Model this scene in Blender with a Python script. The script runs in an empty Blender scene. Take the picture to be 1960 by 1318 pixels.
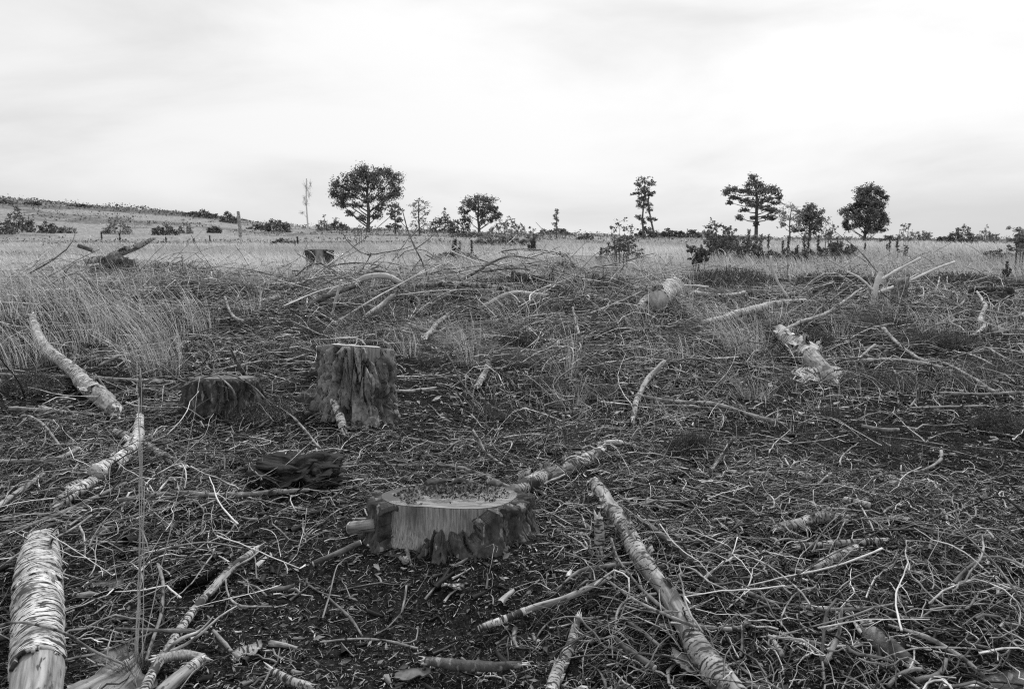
import bpy, math, random
import numpy as np
from mathutils import Vector, Matrix
rng = np.random.default_rng(7); random.seed(7)
SC = bpy.context.scene
COL = SC.collection
# ------------------------------------------------------------------ camera, sky, sun, exposure
H = 1.10; FPX = 1415.6; HOR = 455.0; PITCH = math.atan((659-HOR)/FPX)
cam_d = bpy.data.cameras.new('camera'); cam = bpy.data.objects.new('camera', cam_d); COL.objects.link(cam)
cam.location = (0, 0, H); cam.rotation_euler = (math.pi/2-PITCH, 0, 0)
cam_d.sensor_width = 36; cam_d.lens = 26; cam_d.clip_start = 0.05; cam_d.clip_end = 3000
cam_d.dof.use_dof = True; cam_d.dof.focus_distance = 3.2; cam_d.dof.aperture_fstop = 9
SC.camera = cam
SC.cycles.use_denoising = False; SC.cycles.pixel_filter_type = 'BLACKMAN_HARRIS'; SC.cycles.filter_width = 1.15
SC.cycles.max_bounces = 5; SC.cycles.diffuse_bounces = 3
SUN_EL, SUN_AZ = math.radians(58), math.radians(28)      # azimuth measured from the view direction towards the right
w = bpy.data.worlds.new('World'); SC.world = w; w.use_nodes = True
nt = w.node_tree; nt.nodes.clear(); N = nt.nodes.new; L = nt.links.new
def mnode(tree, op, a, b=None, c=None, clamp=False):
    m = tree.nodes.new('ShaderNodeMath'); m.operation = op; m.use_clamp = clamp
    for i, v in enumerate((a, b, c)):
        if v is None: continue
        if isinstance(v, (int, float)): m.inputs[i].default_value = v
        else: tree.links.new(v, m.inputs[i])
    return m.outputs[0]
out = N('ShaderNodeOutputWorld'); bg = N('ShaderNodeBackground'); bg.inputs[1].default_value = 0.058
sky = N('ShaderNodeTexSky'); sky.sky_type = 'NISHITA'; sky.sun_disc = False
sky.sun_elevation = SUN_EL; sky.sun_rotation = SUN_AZ; sky.dust_density = 4
bw = N('ShaderNodeRGBToBW'); L(sky.outputs[0], bw.inputs[0])
tc = N('ShaderNodeTexCoord'); mp = N('ShaderNodeMapping'); mp.inputs['Scale'].default_value = (1.3, 1.3, 4.6)
L(tc.outputs['Generated'], mp.inputs[0])
n1 = N('ShaderNodeTexNoise'); n1.inputs['Scale'].default_value = 1.25; n1.inputs['Detail'].default_value = 7
n1.inputs['Roughness'].default_value = .5; n1.inputs['Distortion'].default_value = .35; L(mp.outputs[0], n1.inputs['Vector'])
dp = N('ShaderNodeVectorMath'); dp.operation = 'DOT_PRODUCT'; L(tc.outputs['Generated'], dp.inputs[0])
dp.inputs[1].default_value = (math.sin(SUN_AZ)*math.cos(SUN_EL), math.cos(SUN_AZ)*math.cos(SUN_EL), math.sin(SUN_EL))
glow = mnode(nt, 'POWER', mnode(nt, 'MAXIMUM', dp.outputs['Value'], 0.0), 2.2)     # brighter cloud in front of the sun
cl = mnode(nt, 'ADD', mnode(nt, 'MULTIPLY', glow, 3.2), 7.7)
mr = N('ShaderNodeMapRange'); mr.inputs[1].default_value = .34; mr.inputs[2].default_value = .66
mr.inputs[3].default_value = .83; mr.inputs[4].default_value = 1.16; mr.interpolation_type = 'SMOOTHSTEP'; L(n1.outputs[0], mr.inputs[0])
cl = mnode(nt, 'MULTIPLY', cl, mr.outputs[0])
skyv = mnode(nt, 'ADD', mnode(nt, 'MULTIPLY', cl, .94), mnode(nt, 'MULTIPLY', bw.outputs[0], .06))
L(skyv, bg.inputs[0]); L(bg.outputs[0], out.inputs[0])
sd = bpy.data.lights.new('sun', 'SUN'); sd.energy = 1.5; sd.angle = math.radians(12); sd.color = (1, 1, 1)
so = bpy.data.objects.new('sun', sd); COL.objects.link(so)
so.rotation_euler = Vector((-math.sin(SUN_AZ)*math.cos(SUN_EL), -math.cos(SUN_AZ)*math.cos(SUN_EL), -math.sin(SUN_EL))).to_track_quat('-Z', 'Y').to_euler()
SC.view_settings.view_transform = 'Standard'; SC.view_settings.look = 'None'
SC.view_settings.exposure = 0.8; SC.view_settings.gamma = 1; SC.view_settings.use_curve_mapping = False

# ------------------------------------------------------------------ noise
def _hash(i, j, k, s):
    h = (i*374761393 + j*668265263 + k*2147483647 + s*1274126177) & 0xffffffff
    h = ((h ^ (h >> 13))*1274126177) & 0xffffffff
    h = h ^ (h >> 16)
    return (h & 0xffffff)/float(0x7fffff)-1.0
def vnoise(x, y, z=0.0, seed=0):
    seed = int(seed*10); x = np.asarray(x, float); y = np.asarray(y, float)+0*x; x = x+0*y; z = np.asarray(z, float)+np.zeros_like(x); x = x+0*z; y = y+0*z
    xi = np.floor(x).astype(np.int64); yi = np.floor(y).astype(np.int64); zi = np.floor(z).astype(np.int64)
    fx, fy, fz = x-xi, y-yi, z-zi
    fx = fx*fx*(3-2*fx); fy = fy*fy*(3-2*fy); fz = fz*fz*(3-2*fz)
    def l(a, b, t): return a+(b-a)*t
    r = []
    for dz in (0, 1):
        a = l(_hash(xi, yi, zi+dz, seed), _hash(xi+1, yi, zi+dz, seed), fx)
        b = l(_hash(xi, yi+1, zi+dz, seed), _hash(xi+1, yi+1, zi+dz, seed), fx)
        r.append(l(a, b, fy))
    return l(r[0], r[1], fz)
def fbm(x, y, z=0.0, seed=0, o=3):
    s = 0; a = 1; f = 1; t = 0
    for i in range(o):
        s = s+a*vnoise(np.asarray(x)*f, np.asarray(y)*f, np.asarray(z)*f, seed+i*17); t += a; a *= .5; f *= 2.03
    return s/t
def sm(t):
    t = np.clip(t, 0, 1); return t*t*(3-2*t)

# ------------------------------------------------------------------ terrain
SIL_X = np.array([-400, 0, 120, 300, 420, 500, 560, 640, 700, 850, 1100, 1500, 1960, 2400])
SIL_Y = np.array([391, 396, 402, 411, 419, 429, 434, 439, 441, 446, 451, 457, 461, 463])
MOUNDS = []
def ground(x, y, micro=True):
    x = np.asarray(x, float); y = np.asarray(y, float)
    d = np.hypot(x, y); yy = np.maximum(y, 1.0); u = np.clip(x/yy, -1.1, 1.1)
    z = .45*sm((d-3.5)/15)
    far = (H+(HOR-np.interp(980+FPX*u, SIL_X, SIL_Y))/FPX*220)
    st = np.interp(980+FPX*u, [0, 500, 800, 1960], [85, 70, 40, 40])
    z = z+(far-.45)*sm((d-st)/(220-st))*(y > 0)
    z = z-np.maximum(d-225, 0)*.02
    nf = np.clip(1.5-d/60, 0, 1)
    z = z+.055*fbm(x*.7, y*.7, 0, 3, 2)*nf+.12*fbm(x*.09, y*.09, 0, 9, 2)*np.clip(d/30, 0, 1)
    if micro:
        m = np.clip(1.4-d/12, 0, 1)
        z = z+.022*fbm(x*3.1, y*3.1, 0, 21, 2)*m+.008*vnoise(x*14, y*14, 0, 31)*m
    for (mx, my, r, h) in MOUNDS:
        z = z+h*np.exp(-((x-mx)**2+(y-my)**2)/(r*r))
    return z
CP, SP = math.cos(PITCH), math.sin(PITCH)
def ray(px, py):
    a = (px-980)/FPX; b = (659-py)/FPX
    return np.array([a, CP+b*SP, -SP+b*CP])          # depth along the axis = 1
def P(px, py, lift=0.0):
    d = ray(px, py); t = np.geomspace(.9, 420, 320)
    for _ in range(3):
        k = ground(d[0]*t, d[1]*t)+lift-(H+d[2]*t) >= 0
        i = int(np.argmax(k)) if k.any() else len(t)-1
        i = max(i, 1); t = np.linspace(t[i-1], t[i], 24)
    return np.array([0, 0, H])+d*t[12]
def PD(px, py, Y):
    d = ray(px, py); return np.array([0, 0, H])+d*(Y/d[1])
def pix(p):
    v = np.asarray(p)-np.array([0, 0, H]); dep = v[..., 1]*CP-v[..., 2]*SP; up = v[..., 1]*SP+v[..., 2]*CP
    return 980+FPX*v[..., 0]/dep, 659-FPX*up/dep, dep
def depth(p): return float(p[1]*CP-(p[2]-H)*SP)
ms = []
for px, py, r, h in ((860, 1062, .42, .07), (640, 800, .55, .07), (430, 800, .5, .07), (560, 925, .2, .03), (725, 585, .9, .20), (900, 565, 1.1, .20), (1030, 562, .6, .18), (1200, 590, .7, .10), (480, 560, .8, .08),
                     (250, 500, 1.1, .12), (1800, 590, 1.0, .06), (1450, 1050, .8, .05), (1900, 1120, .7, .06), (330, 950, .5, .04), (60, 620, .8, .08), (780, 1200, .28, -.07)):
    p = P(px, py); ms.append((p[0], p[1], r, h))
MOUNDS.extend(ms)

# ------------------------------------------------------------------ materials (the place is recorded in greys)
MAT = {}
def material(name, lo, hi, scale=20, stretch=None, detail=5, rough=.85, attr=None, tone=0.0, spots=None, bump=.3, bscale=None, trans=0, fresh=None, bdist=.004):
    m = bpy.data.materials.new(name); m.use_nodes = True; t = m.node_tree; t.nodes.clear()
    o = t.nodes.new('ShaderNodeOutputMaterial'); b = t.nodes.new('ShaderNodeBsdfPrincipled')
    b.inputs['Roughness'].default_value = rough; b.inputs['Specular IOR Level'].default_value = .25
    if attr:
        a = t.nodes.new('ShaderNodeAttribute'); a.attribute_name = attr; vec = a.outputs['Vector']
    else:
        a = t.nodes.new('ShaderNodeTexCoord'); vec = a.outputs['Object']
    mp = t.nodes.new('ShaderNodeMapping'); t.links.new(vec, mp.inputs[0]); mp.inputs['Scale'].default_value = stretch or (1, 1, 1)
    n = t.nodes.new('ShaderNodeTexNoise'); n.inputs['Scale'].default_value = scale; n.inputs['Detail'].default_value = detail
    n.inputs['Roughness'].default_value = .6; t.links.new(mp.outputs[0], n.inputs['Vector'])
    r = t.nodes.new('ShaderNodeValToRGB'); r.color_ramp.elements[0].position = .32; r.color_ramp.elements[1].position = .68
    r.color_ramp.elements[0].color = (lo, lo, lo, 1); r.color_ramp.elements[1].color = (hi, hi, hi, 1)
    t.links.new(n.outputs[0], r.inputs[0]); v = r.outputs[0]
    if spots:     # (scale, stretch, threshold, width, value)
        for (ss, st, th, wd, val) in spots:
            mp2 = t.nodes.new('ShaderNodeMapping'); t.links.new(vec, mp2.inputs[0]); mp2.inputs['Scale'].default_value = st
            n2 = t.nodes.new('ShaderNodeTexNoise'); n2.inputs['Scale'].default_value = ss; n2.inputs['Detail'].default_value = 4
            t.links.new(mp2.outputs[0], n2.inputs['Vector'])
            mr = t.nodes.new('ShaderNodeMapRange'); mr.inputs[1].default_value = th; mr.inputs[2].default_value = th+wd; t.links.new(n2.outputs[0], mr.inputs[0])
            mx = t.nodes.new('ShaderNodeMix'); mx.data_type = 'RGBA'; t.links.new(mr.outputs[0], mx.inputs[0]); t.links.new(v, mx.inputs[6])
            mx.inputs[7].default_value = (val, val, val, 1); v = mx.outputs[2]
    if tone:      # tone attribute: natural difference between pieces, plus haze paleness on the distant brushwood
        ta = t.nodes.new('ShaderNodeAttribute'); ta.attribute_name = 'tone'
        k = mnode(t, 'ADD', mnode(t, 'MULTIPLY', ta.outputs['Fac'], tone), 1-tone*.5)
        mx = t.nodes.new('ShaderNodeVectorMath'); mx.operation = 'SCALE'; t.links.new(v, mx.inputs[0]); t.links.new(k, mx.inputs[3]); v = mx.outputs[0]
    t.links.new(v, b.inputs['Base Color'])
    if bump:
        bp = t.nodes.new('ShaderNodeBump'); bp.inputs['Strength'].default_value = bump; bp.inputs['Distance'].default_value = bdist
        nb = t.nodes.new('ShaderNodeTexNoise'); nb.inputs['Scale'].default_value = bscale or scale*2; nb.inputs['Detail'].default_value = 5
        t.links.new(mp.outputs[0], nb.inputs['Vector']); t.links.new(nb.outputs[0], bp.inputs['Height']); t.links.new(bp.outputs[0], b.inputs['Normal'])
    sh = b.outputs[0]
    if trans:
        tr = t.nodes.new('ShaderNodeBsdfTranslucent'); t.links.new(v, tr.inputs[0]); ms_ = t.nodes.new('ShaderNodeMixShader')
        ms_.inputs[0].default_value = trans; t.links.new(sh, ms_.inputs[1]); t.links.new(tr.outputs[0], ms_.inputs[2]); sh = ms_.outputs[0]
    t.links.new(sh, o.inputs[0]); MAT[name] = m; return m
material('twig_bark', .03, .48, 18, (1, 3, 3), attr='bk', tone=1.9, bump=.5, bscale=60, bdist=.002, rough=.65)
material('branch_bark', .05, .40, 18, (1, 2, 2), attr='bk', tone=1.1, rough=.65, spots=[(9, (3, .6, .6), .6, .06, .05), (30, (1, 1, 1), .62, .05, .03)], bump=.6, bscale=70)
material('birch_bark', .24, .72, 9, (1.4, 1, 1), attr='bk', spots=[(40, (2.6, .42, .42), .53, .04, .03), (9, (1.5, 1, 1), .60, .06, .06), (90, (3, .7, .7), .55, .05, .06)], bump=.7, bscale=30, rough=.7)
material('birch_mossy', .12, .52, 14, (1.2, 1, 1), attr='bk', spots=[(44, (2.6, .5, .5), .54, .05, .03), (14, (1, 1, 1), .52, .06, .045), (70, (2, 1, 1), .56, .05, .05)], bump=.9, bscale=35)
material('bare_wood', .10, .40, 18, (.35, 4, 4), attr='bk', spots=[(12, (1, 1, 1), .54, .12, .07), (40, (.5, 2, 2), .58, .06, .06)], bump=.4, bscale=26)
material('splinter_wood', .34, .62, 22, (.2, 4, 4), attr='bk', bump=.4)
material('dark_bark', .02, .12, 22, (1, 1, .35), detail=9, spots=[(38, (1, 1, .35), .60, .05, .26)], bump=1, bscale=60, bdist=.01)
material('stump_bark', .07, .36, 12, (1, 1, .6), detail=10, spots=[(60, (1, 1, .6), .58, .10, .04), (5, (1, 1, .7), .55, .14, .06)], bump=1, bscale=55, bdist=.008)
material('stump_wood', .15, .42, 60, (3, 3, .12), detail=8, spots=[(11, (1, 1, .6), .54, .25, .07), (170, (2, 2, .07), .55, .18, .06)], bump=.5, bscale=40, rough=.75)
material('charred_wood', .012, .04, 18, (1, 4, 4), bump=1, bscale=24, bdist=.012, attr='bk')
material('litter_chip', .05, .34, 40, tone=1.9, bump=0, rough=.9)
material('dead_leaf', .06, .18, 30, tone=1.2, bump=.2, rough=.7)
material('grass_straw', .40, .66, 5, tone=1.3, bump=0, rough=.8, trans=.35)
material('grass_green', .07, .16, 5, tone=1.0, bump=0, rough=.7, trans=.25)
material('heather', .06, .20, 9, tone=1.3, bump=0, rough=.9, trans=.1)
material('oak_foliage', .11, .22, .6, tone=1.2, bump=0, rough=.8, trans=.15)  # leaf grey lightened to stand in for haze before the far trees
material('pale_foliage', .22, .38, .6, tone=1.2, bump=0, rough=.8, trans=.3)
material('tree_bark', .07, .15, 3, bump=.3)
material('pale_bark', .50, .75, 9, bump=.3)
material('fungus', .14, .4, 60, bump=.6, rough=.8)
# cut face with growth rings
def cut_mat(name, lo, hi, moss=.5):
    m = bpy.data.materials.new(name); m.use_nodes = True; t = m.node_tree; b = t.nodes['Principled BSDF']; b.inputs['Roughness'].default_value = .8
    a = t.nodes.new('ShaderNodeTexCoord'); wv = t.nodes.new('ShaderNodeTexWave'); wv.wave_type = 'RINGS'; wv.rings_direction = 'Z'
    wv.inputs['Scale'].default_value = 38; wv.inputs['Distortion'].default_value = 5; wv.inputs['Detail'].default_value = 2; wv.inputs['Detail Scale'].default_value = 1.2
    t.links.new(a.outputs['Object'], wv.inputs['Vector'])
    mp = t.nodes.new('ShaderNodeMapping'); mp.inputs['Scale'].default_value = (1, 5, 1); mp.inputs['Rotation'].default_value = (0, 0, .3); t.links.new(a.outputs['Object'], mp.inputs[0])
    n = t.nodes.new('ShaderNodeTexNoise'); n.inputs['Scale'].default_value = 12; n.inputs['Detail'].default_value = 7; t.links.new(mp.outputs[0], n.inputs['Vector'])
    f = mnode(t, 'ADD', mnode(t, 'MULTIPLY', wv.outputs['Fac'], .13), mnode(t, 'MULTIPLY', n.outputs[0], .95))
    r = t.nodes.new('ShaderNodeValToRGB'); r.color_ramp.elements[0].position = .3; r.color_ramp.elements[1].position = .75
    r.color_ramp.elements[0].color = (lo, lo, lo, 1); r.color_ramp.elements[1].color = (hi, hi, hi, 1); t.links.new(f, r.inputs[0])
    n2 = t.nodes.new('ShaderNodeTexNoise'); n2.inputs['Scale'].default_value = 14; n2.inputs['Detail'].default_value = 10; n2.inputs['Roughness'].default_value = .7; t.links.new(a.outputs['Object'], n2.inputs['Vector'])
    sx = t.nodes.new('ShaderNodeSeparateXYZ'); t.links.new(a.outputs['Object'], sx.inputs[0])
    q = mnode(t, 'ADD', n2.outputs[0], mnode(t, 'MULTIPLY', sx.outputs['Y'], .75))      # moss creeps in from the far rim
    q = mnode(t, 'SUBTRACT', q, mnode(t, 'MULTIPLY', sx.outputs['X'], .25))
    mr = t.nodes.new('ShaderNodeMapRange'); mr.inputs[1].default_value = moss; mr.inputs[2].default_value = moss+.08; t.links.new(q, mr.inputs[0])
    mx = t.nodes.new('ShaderNodeMix'); mx.data_type = 'RGBA'; t.links.new(mr.outputs[0], mx.inputs[0]); t.links.new(r.outputs[0], mx.inputs[6]); mx.inputs[7].default_value = (.07, .07, .07, 1)
    t.links.new(mx.outputs[2], b.inputs['Base Color'])
    bp = t.nodes.new('ShaderNodeBump'); bp.inputs['Strength'].default_value = .6; bp.inputs['Distance'].default_value = .004; t.links.new(q, bp.inputs['Height']); t.links.new(bp.outputs[0], b.inputs['Normal'])
    MAT[name] = m
cut_mat('cut_wood', .05, .30, .44); cut_mat('cut_wood_pale', .25, .60, .75)
# ground: dark soil, grass field, heath, driven by where each grows
def ground_mat():
    m = bpy.data.materials.new('ground'); m.use_nodes = True; t = m.node_tree; b = t.nodes['Principled BSDF']; b.inputs['Roughness'].default_value = 1; b.inputs['Specular IOR Level'].default_value = 0
    g = t.nodes.new('ShaderNodeNewGeometry')
    def no(s, d=8, r=.65, st=(1, 1, 1)):
        mp = t.nodes.new('ShaderNodeMapping'); mp.inputs['Scale'].default_value = st; t.links.new(g.outputs['Position'], mp.inputs[0])
        n = t.nodes.new('ShaderNodeTexNoise'); n.inputs['Scale'].default_value = s; n.inputs['Detail'].default_value = d; n.inputs['Roughness'].default_value = r; t.links.new(mp.outputs[0], n.inputs['Vector']); return n.outputs[0]
    def ramp(v, p0, p1, c0, c1):
        r = t.nodes.new('ShaderNodeValToRGB'); r.color_ramp.elements[0].position = p0; r.color_ramp.elements[1].position = p1
        r.color_ramp.elements[0].color = (c0, c0, c0, 1); r.color_ramp.elements[1].color = (c1, c1, c1, 1); t.links.new(v, r.inputs[0]); return r.outputs[0]
    def mix(f, a, b_):
        mx = t.nodes.new('ShaderNodeMix'); mx.data_type = 'RGBA'; t.links.new(f, mx.inputs[0]); t.links.new(a, mx.inputs[6]); t.links.new(b_, mx.inputs[7]); return mx.outputs[2]
    def at(n):
        a = t.nodes.new('ShaderNodeAttribute'); a.attribute_name = n; return a.outputs['Fac']
    soil = ramp(no(45), .38, .72, .005, .038)
    soil = mix(ramp(no(160, 3), .58, .68, 0, 1), soil, ramp(no(30), .3, .7, .06, .20))
    grass = ramp(no(2.2, 10, .75, (1, .5, 1)), .36, .66, .14, .40)
    heath = ramp(no(.9, 10, .8), .38, .66, .05, .24)
    v = mix(at('field'), soil, grass); v = mix(at('heath'), v, heath)
    t.links.new(v, b.inputs['Base Color'])
    bp = t.nodes.new('ShaderNodeBump'); bp.inputs['Strength'].default_value = .9; bp.inputs['Distance'].default_value = .02; t.links.new(no(60), bp.inputs['Height']); t.links.new(bp.outputs[0], b.inputs['Normal'])
    MAT['ground'] = m
ground_mat()

# ------------------------------------------------------------------ mesh helpers
def mesh(name, v, f4=None, f3=None, attrs=None, mat=None, smooth=True):
    me = bpy.data.meshes.new(name); v = np.ascontiguousarray(v, dtype=np.float32).reshape(-1, 3)
    me.vertices.add(len(v)); me.vertices.foreach_set('co', v.ravel())
    parts = []; starts = []; n0 = 0
    for f, k in ((f4, 4), (f3, 3)):
        if f is None or len(f) == 0: continue
        f = np.asarray(f, dtype=np.int32).reshape(-1, k); parts.append(f.ravel()); starts.append(n0+np.arange(len(f), dtype=np.int32)*k); n0 += len(f)*k
    li = np.concatenate(parts); ls = np.concatenate(starts)
    me.loops.add(len(li)); me.loops.foreach_set('vertex_index', li)
    me.polygons.add(len(ls)); me.polygons.foreach_set('loop_start', ls)
    if smooth: me.polygons.foreach_set('use_smooth', np.ones(len(ls), bool))
    for k, a in (attrs or {}).items():
        a = np.asarray(a, dtype=np.float32)
        if a.ndim == 1: me.attributes.new(k, 'FLOAT', 'POINT').data.foreach_set('value', a)
        else: me.attributes.new(k, 'FLOAT_VECTOR', 'POINT').data.foreach_set('vector', a.ravel())
    me.update(calc_edges=True)
    if mat: me.materials.append(MAT[mat])
    return me
def link(name, me, parent=None, loc=None):
    o = bpy.data.objects.new(name, me); COL.objects.link(o)
    if parent: o.parent = parent
    elif loc is not None: o.location = loc
    return o
def tag(o, label, cat, group=None, kind=None):
    if label: o['label'] = label
    if cat: o['category'] = cat
    if group: o['group'] = group
    if kind: o['kind'] = kind
    return o
def thing(name, label, cat, loc, group=None):
    o = bpy.data.objects.new(name, None); COL.objects.link(o); o.location = tuple(float(a) for a in loc); o.empty_display_size = .1
    return tag(o, label, cat, group)
def nrm(a): return a/np.maximum(np.linalg.norm(a, axis=-1, keepdims=True), 1e-9)
def tubes(pts, rad, S, ref=None, bkscale=1.0, toneN=None, tipclose=True, relief=None):
    """pts (N,K,3) rad (N,K) -> verts, quads, attrs"""
    Nn, K, _ = pts.shape
    tan = np.zeros_like(pts); tan[:, 1:-1] = pts[:, 2:]-pts[:, :-2]; tan[:, 0] = pts[:, 1]-pts[:, 0]; tan[:, -1] = pts[:, -1]-pts[:, -2]; tan = nrm(tan)
    if ref is None:
        r = nrm(rng.normal(size=(Nn, 1, 3))); mean = nrm(pts[:, -1:]-pts[:, :1]); r = nrm(r-mean*(r*mean).sum(-1, keepdims=True))
    else: r = ref
    a = nrm(np.cross(tan, np.broadcast_to(r, tan.shape))); b = np.cross(tan, a)
    th = np.linspace(0, 2*np.pi, S, endpoint=False); c, s = np.cos(th), np.sin(th)
    R = rad[:, :, None]*np.ones(S)
    if relief is not None: R = R*relief
    v = pts[:, :, None]+(a[:, :, None]*c[:, None]+b[:, :, None]*s[:, None])*R[..., None]
    seg = np.linalg.norm(np.diff(pts, axis=1), axis=-1); al = np.concatenate([np.zeros((Nn, 1)), np.cumsum(seg, 1)], 1)
    off = rng.uniform(0, 50, (Nn, 1, 1))
    bk = np.stack([al[:, :, None]+off+0*R, R*c+off*.3, R*s], -1)*bkscale
    base = np.arange(Nn)[:, None, None]*(K*S)+np.arange(K-1)[None, :, None]*S; j = np.arange(S); j2 = (j+1) % S
    q = np.stack([base+j, base+j2, base+S+j2, base+S+j], -1).reshape(-1, 4)
    at = {'bk': bk.reshape(-1, 3)}
    if toneN is not None: at['tone'] = np.repeat(toneN, K*S)
    return v.reshape(-1, 3), q, at
def ribbons(pts, wid, toneN=None, side=None):
    Nn, K, _ = pts.shape
    if side is None:
        an = rng.uniform(0, 2*np.pi, Nn); side = np.stack([np.cos(an), np.sin(an), 0*an], -1)
    v = np.stack([pts-side[:, None]*wid[..., None]*.5, pts+side[:, None]*wid[..., None]*.5], 2)
    base = np.arange(Nn)[:, None]*(2*K)+np.arange(K-1)[None]*2
    q = np.stack([base, base+1, base+3, base+2], -1).reshape(-1, 4)
    return v.reshape(-1, 3), q, ({'tone': np.repeat(toneN, 2*K)} if toneN is not None else {})
def resample(pts, rad, step):
    pts = np.asarray(pts, float); rad = np.asarray(rad, float)
    if len(pts) > 2:      # catmull-rom
        e0 = 2*pts[0]-pts[1]; e1 = 2*pts[-1]-pts[-2]; q = np.vstack([e0, pts, e1]); o = []; rr = []
        for i in range(len(pts)-1):
            p0, p1, p2, p3 = q[i:i+4]
            for t in np.linspace(0, 1, 12, endpoint=False):
                o.append(.5*(2*p1+(p2-p0)*t+(2*p0-5*p1+4*p2-p3)*t*t+(3*p1-p0-3*p2+p3)*t**3)); rr.append(rad[i]+(rad[i+1]-rad[i])*t)
        o.append(pts[-1]); rr.append(rad[-1]); pts = np.array(o); rad = np.array(rr)
    s = np.concatenate([[0], np.cumsum(np.linalg.norm(np.diff(pts, axis=0), axis=1))]); n = int(np.clip(s[-1]/step, 3, 110))+1
    t = np.linspace(0, s[-1], n)
    return np.stack([np.interp(t, s, pts[:, k]) for k in range(3)], 1), np.interp(t, s, rad), s[-1]
def cap(v, q, K, S):
    """close both ends of a single tube"""
    c0 = v[:S].mean(0); c1 = v[(K-1)*S:K*S].mean(0); n = len(v); j = np.arange(S); j2 = (j+1) % S
    f3 = np.concatenate([np.stack([j2, j, np.full(S, n)], -1), np.stack([(K-1)*S+j, (K-1)*S+j2, np.full(S, n+1)], -1)])
    return np.vstack([v, c0, c1]), f3

# ------------------------------------------------------------------ branches and logs laid on the ground
def worldpath(path, Y=None, radlift=True):
    pts, rad = [], []
    for p in path:
        px, py, wpx = p[:3]; lift = p[3]+.012 if len(p) > 3 else .036+max(0, (740-py))*.0004
        q = P(px, py, lift) if Y is None else PD(px, py, Y+(p[3] if len(p) > 3 else 0))
        r = .5*wpx*depth(q)/FPX
        if Y is None and radlift: q = P(px, py, lift+r*.5)
        pts.append(q); rad.append(r)
    return pts, rad
def tube_obj(name, pts, rad, mat, root, step=.02, S=9, wob=.25, rough=.12, tone=.5, knots=True, capped=True, taper_end=False):
    p, r, ln = resample(pts, rad, step); K = len(p); sd = rng.integers(1000)
    al = np.linspace(0, ln, K)
    mr = max(r.mean(), .002)
    for k in range(3): p[:, k] += wob*mr*fbm(al*.9/max(mr*4, .02)/2, al*0+sd+k*7, 0, 5, 2)*np.minimum(1, np.linspace(0, 6, K))
    if knots: r = r*(1+.22*np.maximum(0, vnoise(al*14, al*0+sd, 0, 4))**2*2)
    if taper_end: r[-1] *= .4
    th = np.linspace(0, 2*np.pi, S, endpoint=False)
    A, T = np.meshgrid(al, th, indexing='ij')
    rel = 1+rough*fbm(A/mr*.35+sd, np.cos(T)*1.3, np.sin(T)*1.3, 11, 3)
    org = np.array(root.location) if root else np.zeros(3)
    mean = nrm(p[-1]-p[0]); ref = np.array([0, 0, 1.]) if abs(mean[2]) < .8 else np.array([0, 1., 0]); ref = nrm(ref-mean*mean.dot(ref))
    v, q, at = tubes((p-org)[None], r[None], S, ref=ref, relief=rel[None])
    f3 = None
    if capped:
        v, f3 = cap(v, q, K, S); b = at['bk'].reshape(-1, 3); at['bk'] = np.vstack([b, b[:S].mean(0), b[-S:].mean(0)])
    at['tone'] = np.full(len(v), tone)
    return link(name, mesh(name, v, q, f3, at, mat), root), p, r
def side_twigs(root, p, r, n, ln, mat='twig_bark', up=.5, tone=.6, tmin=.15):
    for i in range(n):
        k = int(rng.uniform(tmin, .97)*(len(p)-1)); k = min(k, len(p)-2); t = nrm(p[k+1]-p[k])
        d = nrm(rng.normal(size=3)*np.array([1, 1, .6])+np.array([0, 0, up])+t*.7); m = 5; L_ = ln*rng.uniform(.4, 1.2)
        q = [p[k]]
        for j in range(m):
            d = nrm(d+rng.normal(size=3)*.22); q.append(q[-1]+d*L_/m)
        q = np.array(q); q[:, 2] = np.maximum(q[:, 2], ground(q[:, 0], q[:, 1])+.004)
        r0 = min(r[k]*.5, .006+ln*.012); tube_obj('side_twig', q, np.linspace(r0, r0*.35, m+1), mat, root, step=L_/8, S=5, tone=tone)
def branch(label, path, mat='branch_bark', Y=None, twigs=0, tl=.15, tone=.5, name='fallen_branch', cat='branch', S=9, step=.02, forks=(), wob=.3, group=None, up=.5):
    tone = tone*.72; pts, rad = worldpath(path, Y); rad = [a*.82 for a in rad]; root = thing(name, label, cat, pts[0], group)
    o, p, r = tube_obj('stem', pts, rad, mat, root, S=S, step=step, tone=tone, wob=wob)
    for fk in forks:
        a, b = worldpath(fk, Y); b = [c_*.8 for c_ in b]; tube_obj('side_branch', a, b, mat, root, S=7, step=step, tone=tone, wob=wob)
    if twigs: side_twigs(root, p, r, twigs, tl, tone=tone, up=up)
    return root, p, r
def spikes(root, c, d, r, n=12, ln=.06, mat='splinter_wood'):
    """a torn end: long uneven splinters"""
    c = np.asarray(c)-np.array(root.location); d = nrm(np.asarray(d)); a = nrm(np.cross(d, [0, 0, 1.0]+rng.normal(size=3)*.01)); b = np.cross(d, a)
    P_, R_ = [], []
    for i in range(n):
        th = rng.uniform(0, 2*np.pi); rr = r*math.sqrt(rng.uniform(.05, .8)); o = c+(a*math.cos(th)+b*math.sin(th))*rr
        L_ = ln*rng.uniform(0, 1)**2*1.7+.2*r; e = o+d*L_+(a*math.cos(th)+b*math.sin(th))*L_*rng.uniform(-.35, .35)
        s = o-d*r*.8; P_.append([s, o, (o+e)/2, e]); w_ = min(r*rng.uniform(.2, .5), .013); R_.append([w_, w_, w_*.7, w_*.08])
    v, q, at = tubes(np.array(P_), np.array(R_), 5)
    return link('splintered_end', mesh('splintered_end', v, q, None, at, mat, smooth=False), root)
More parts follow.
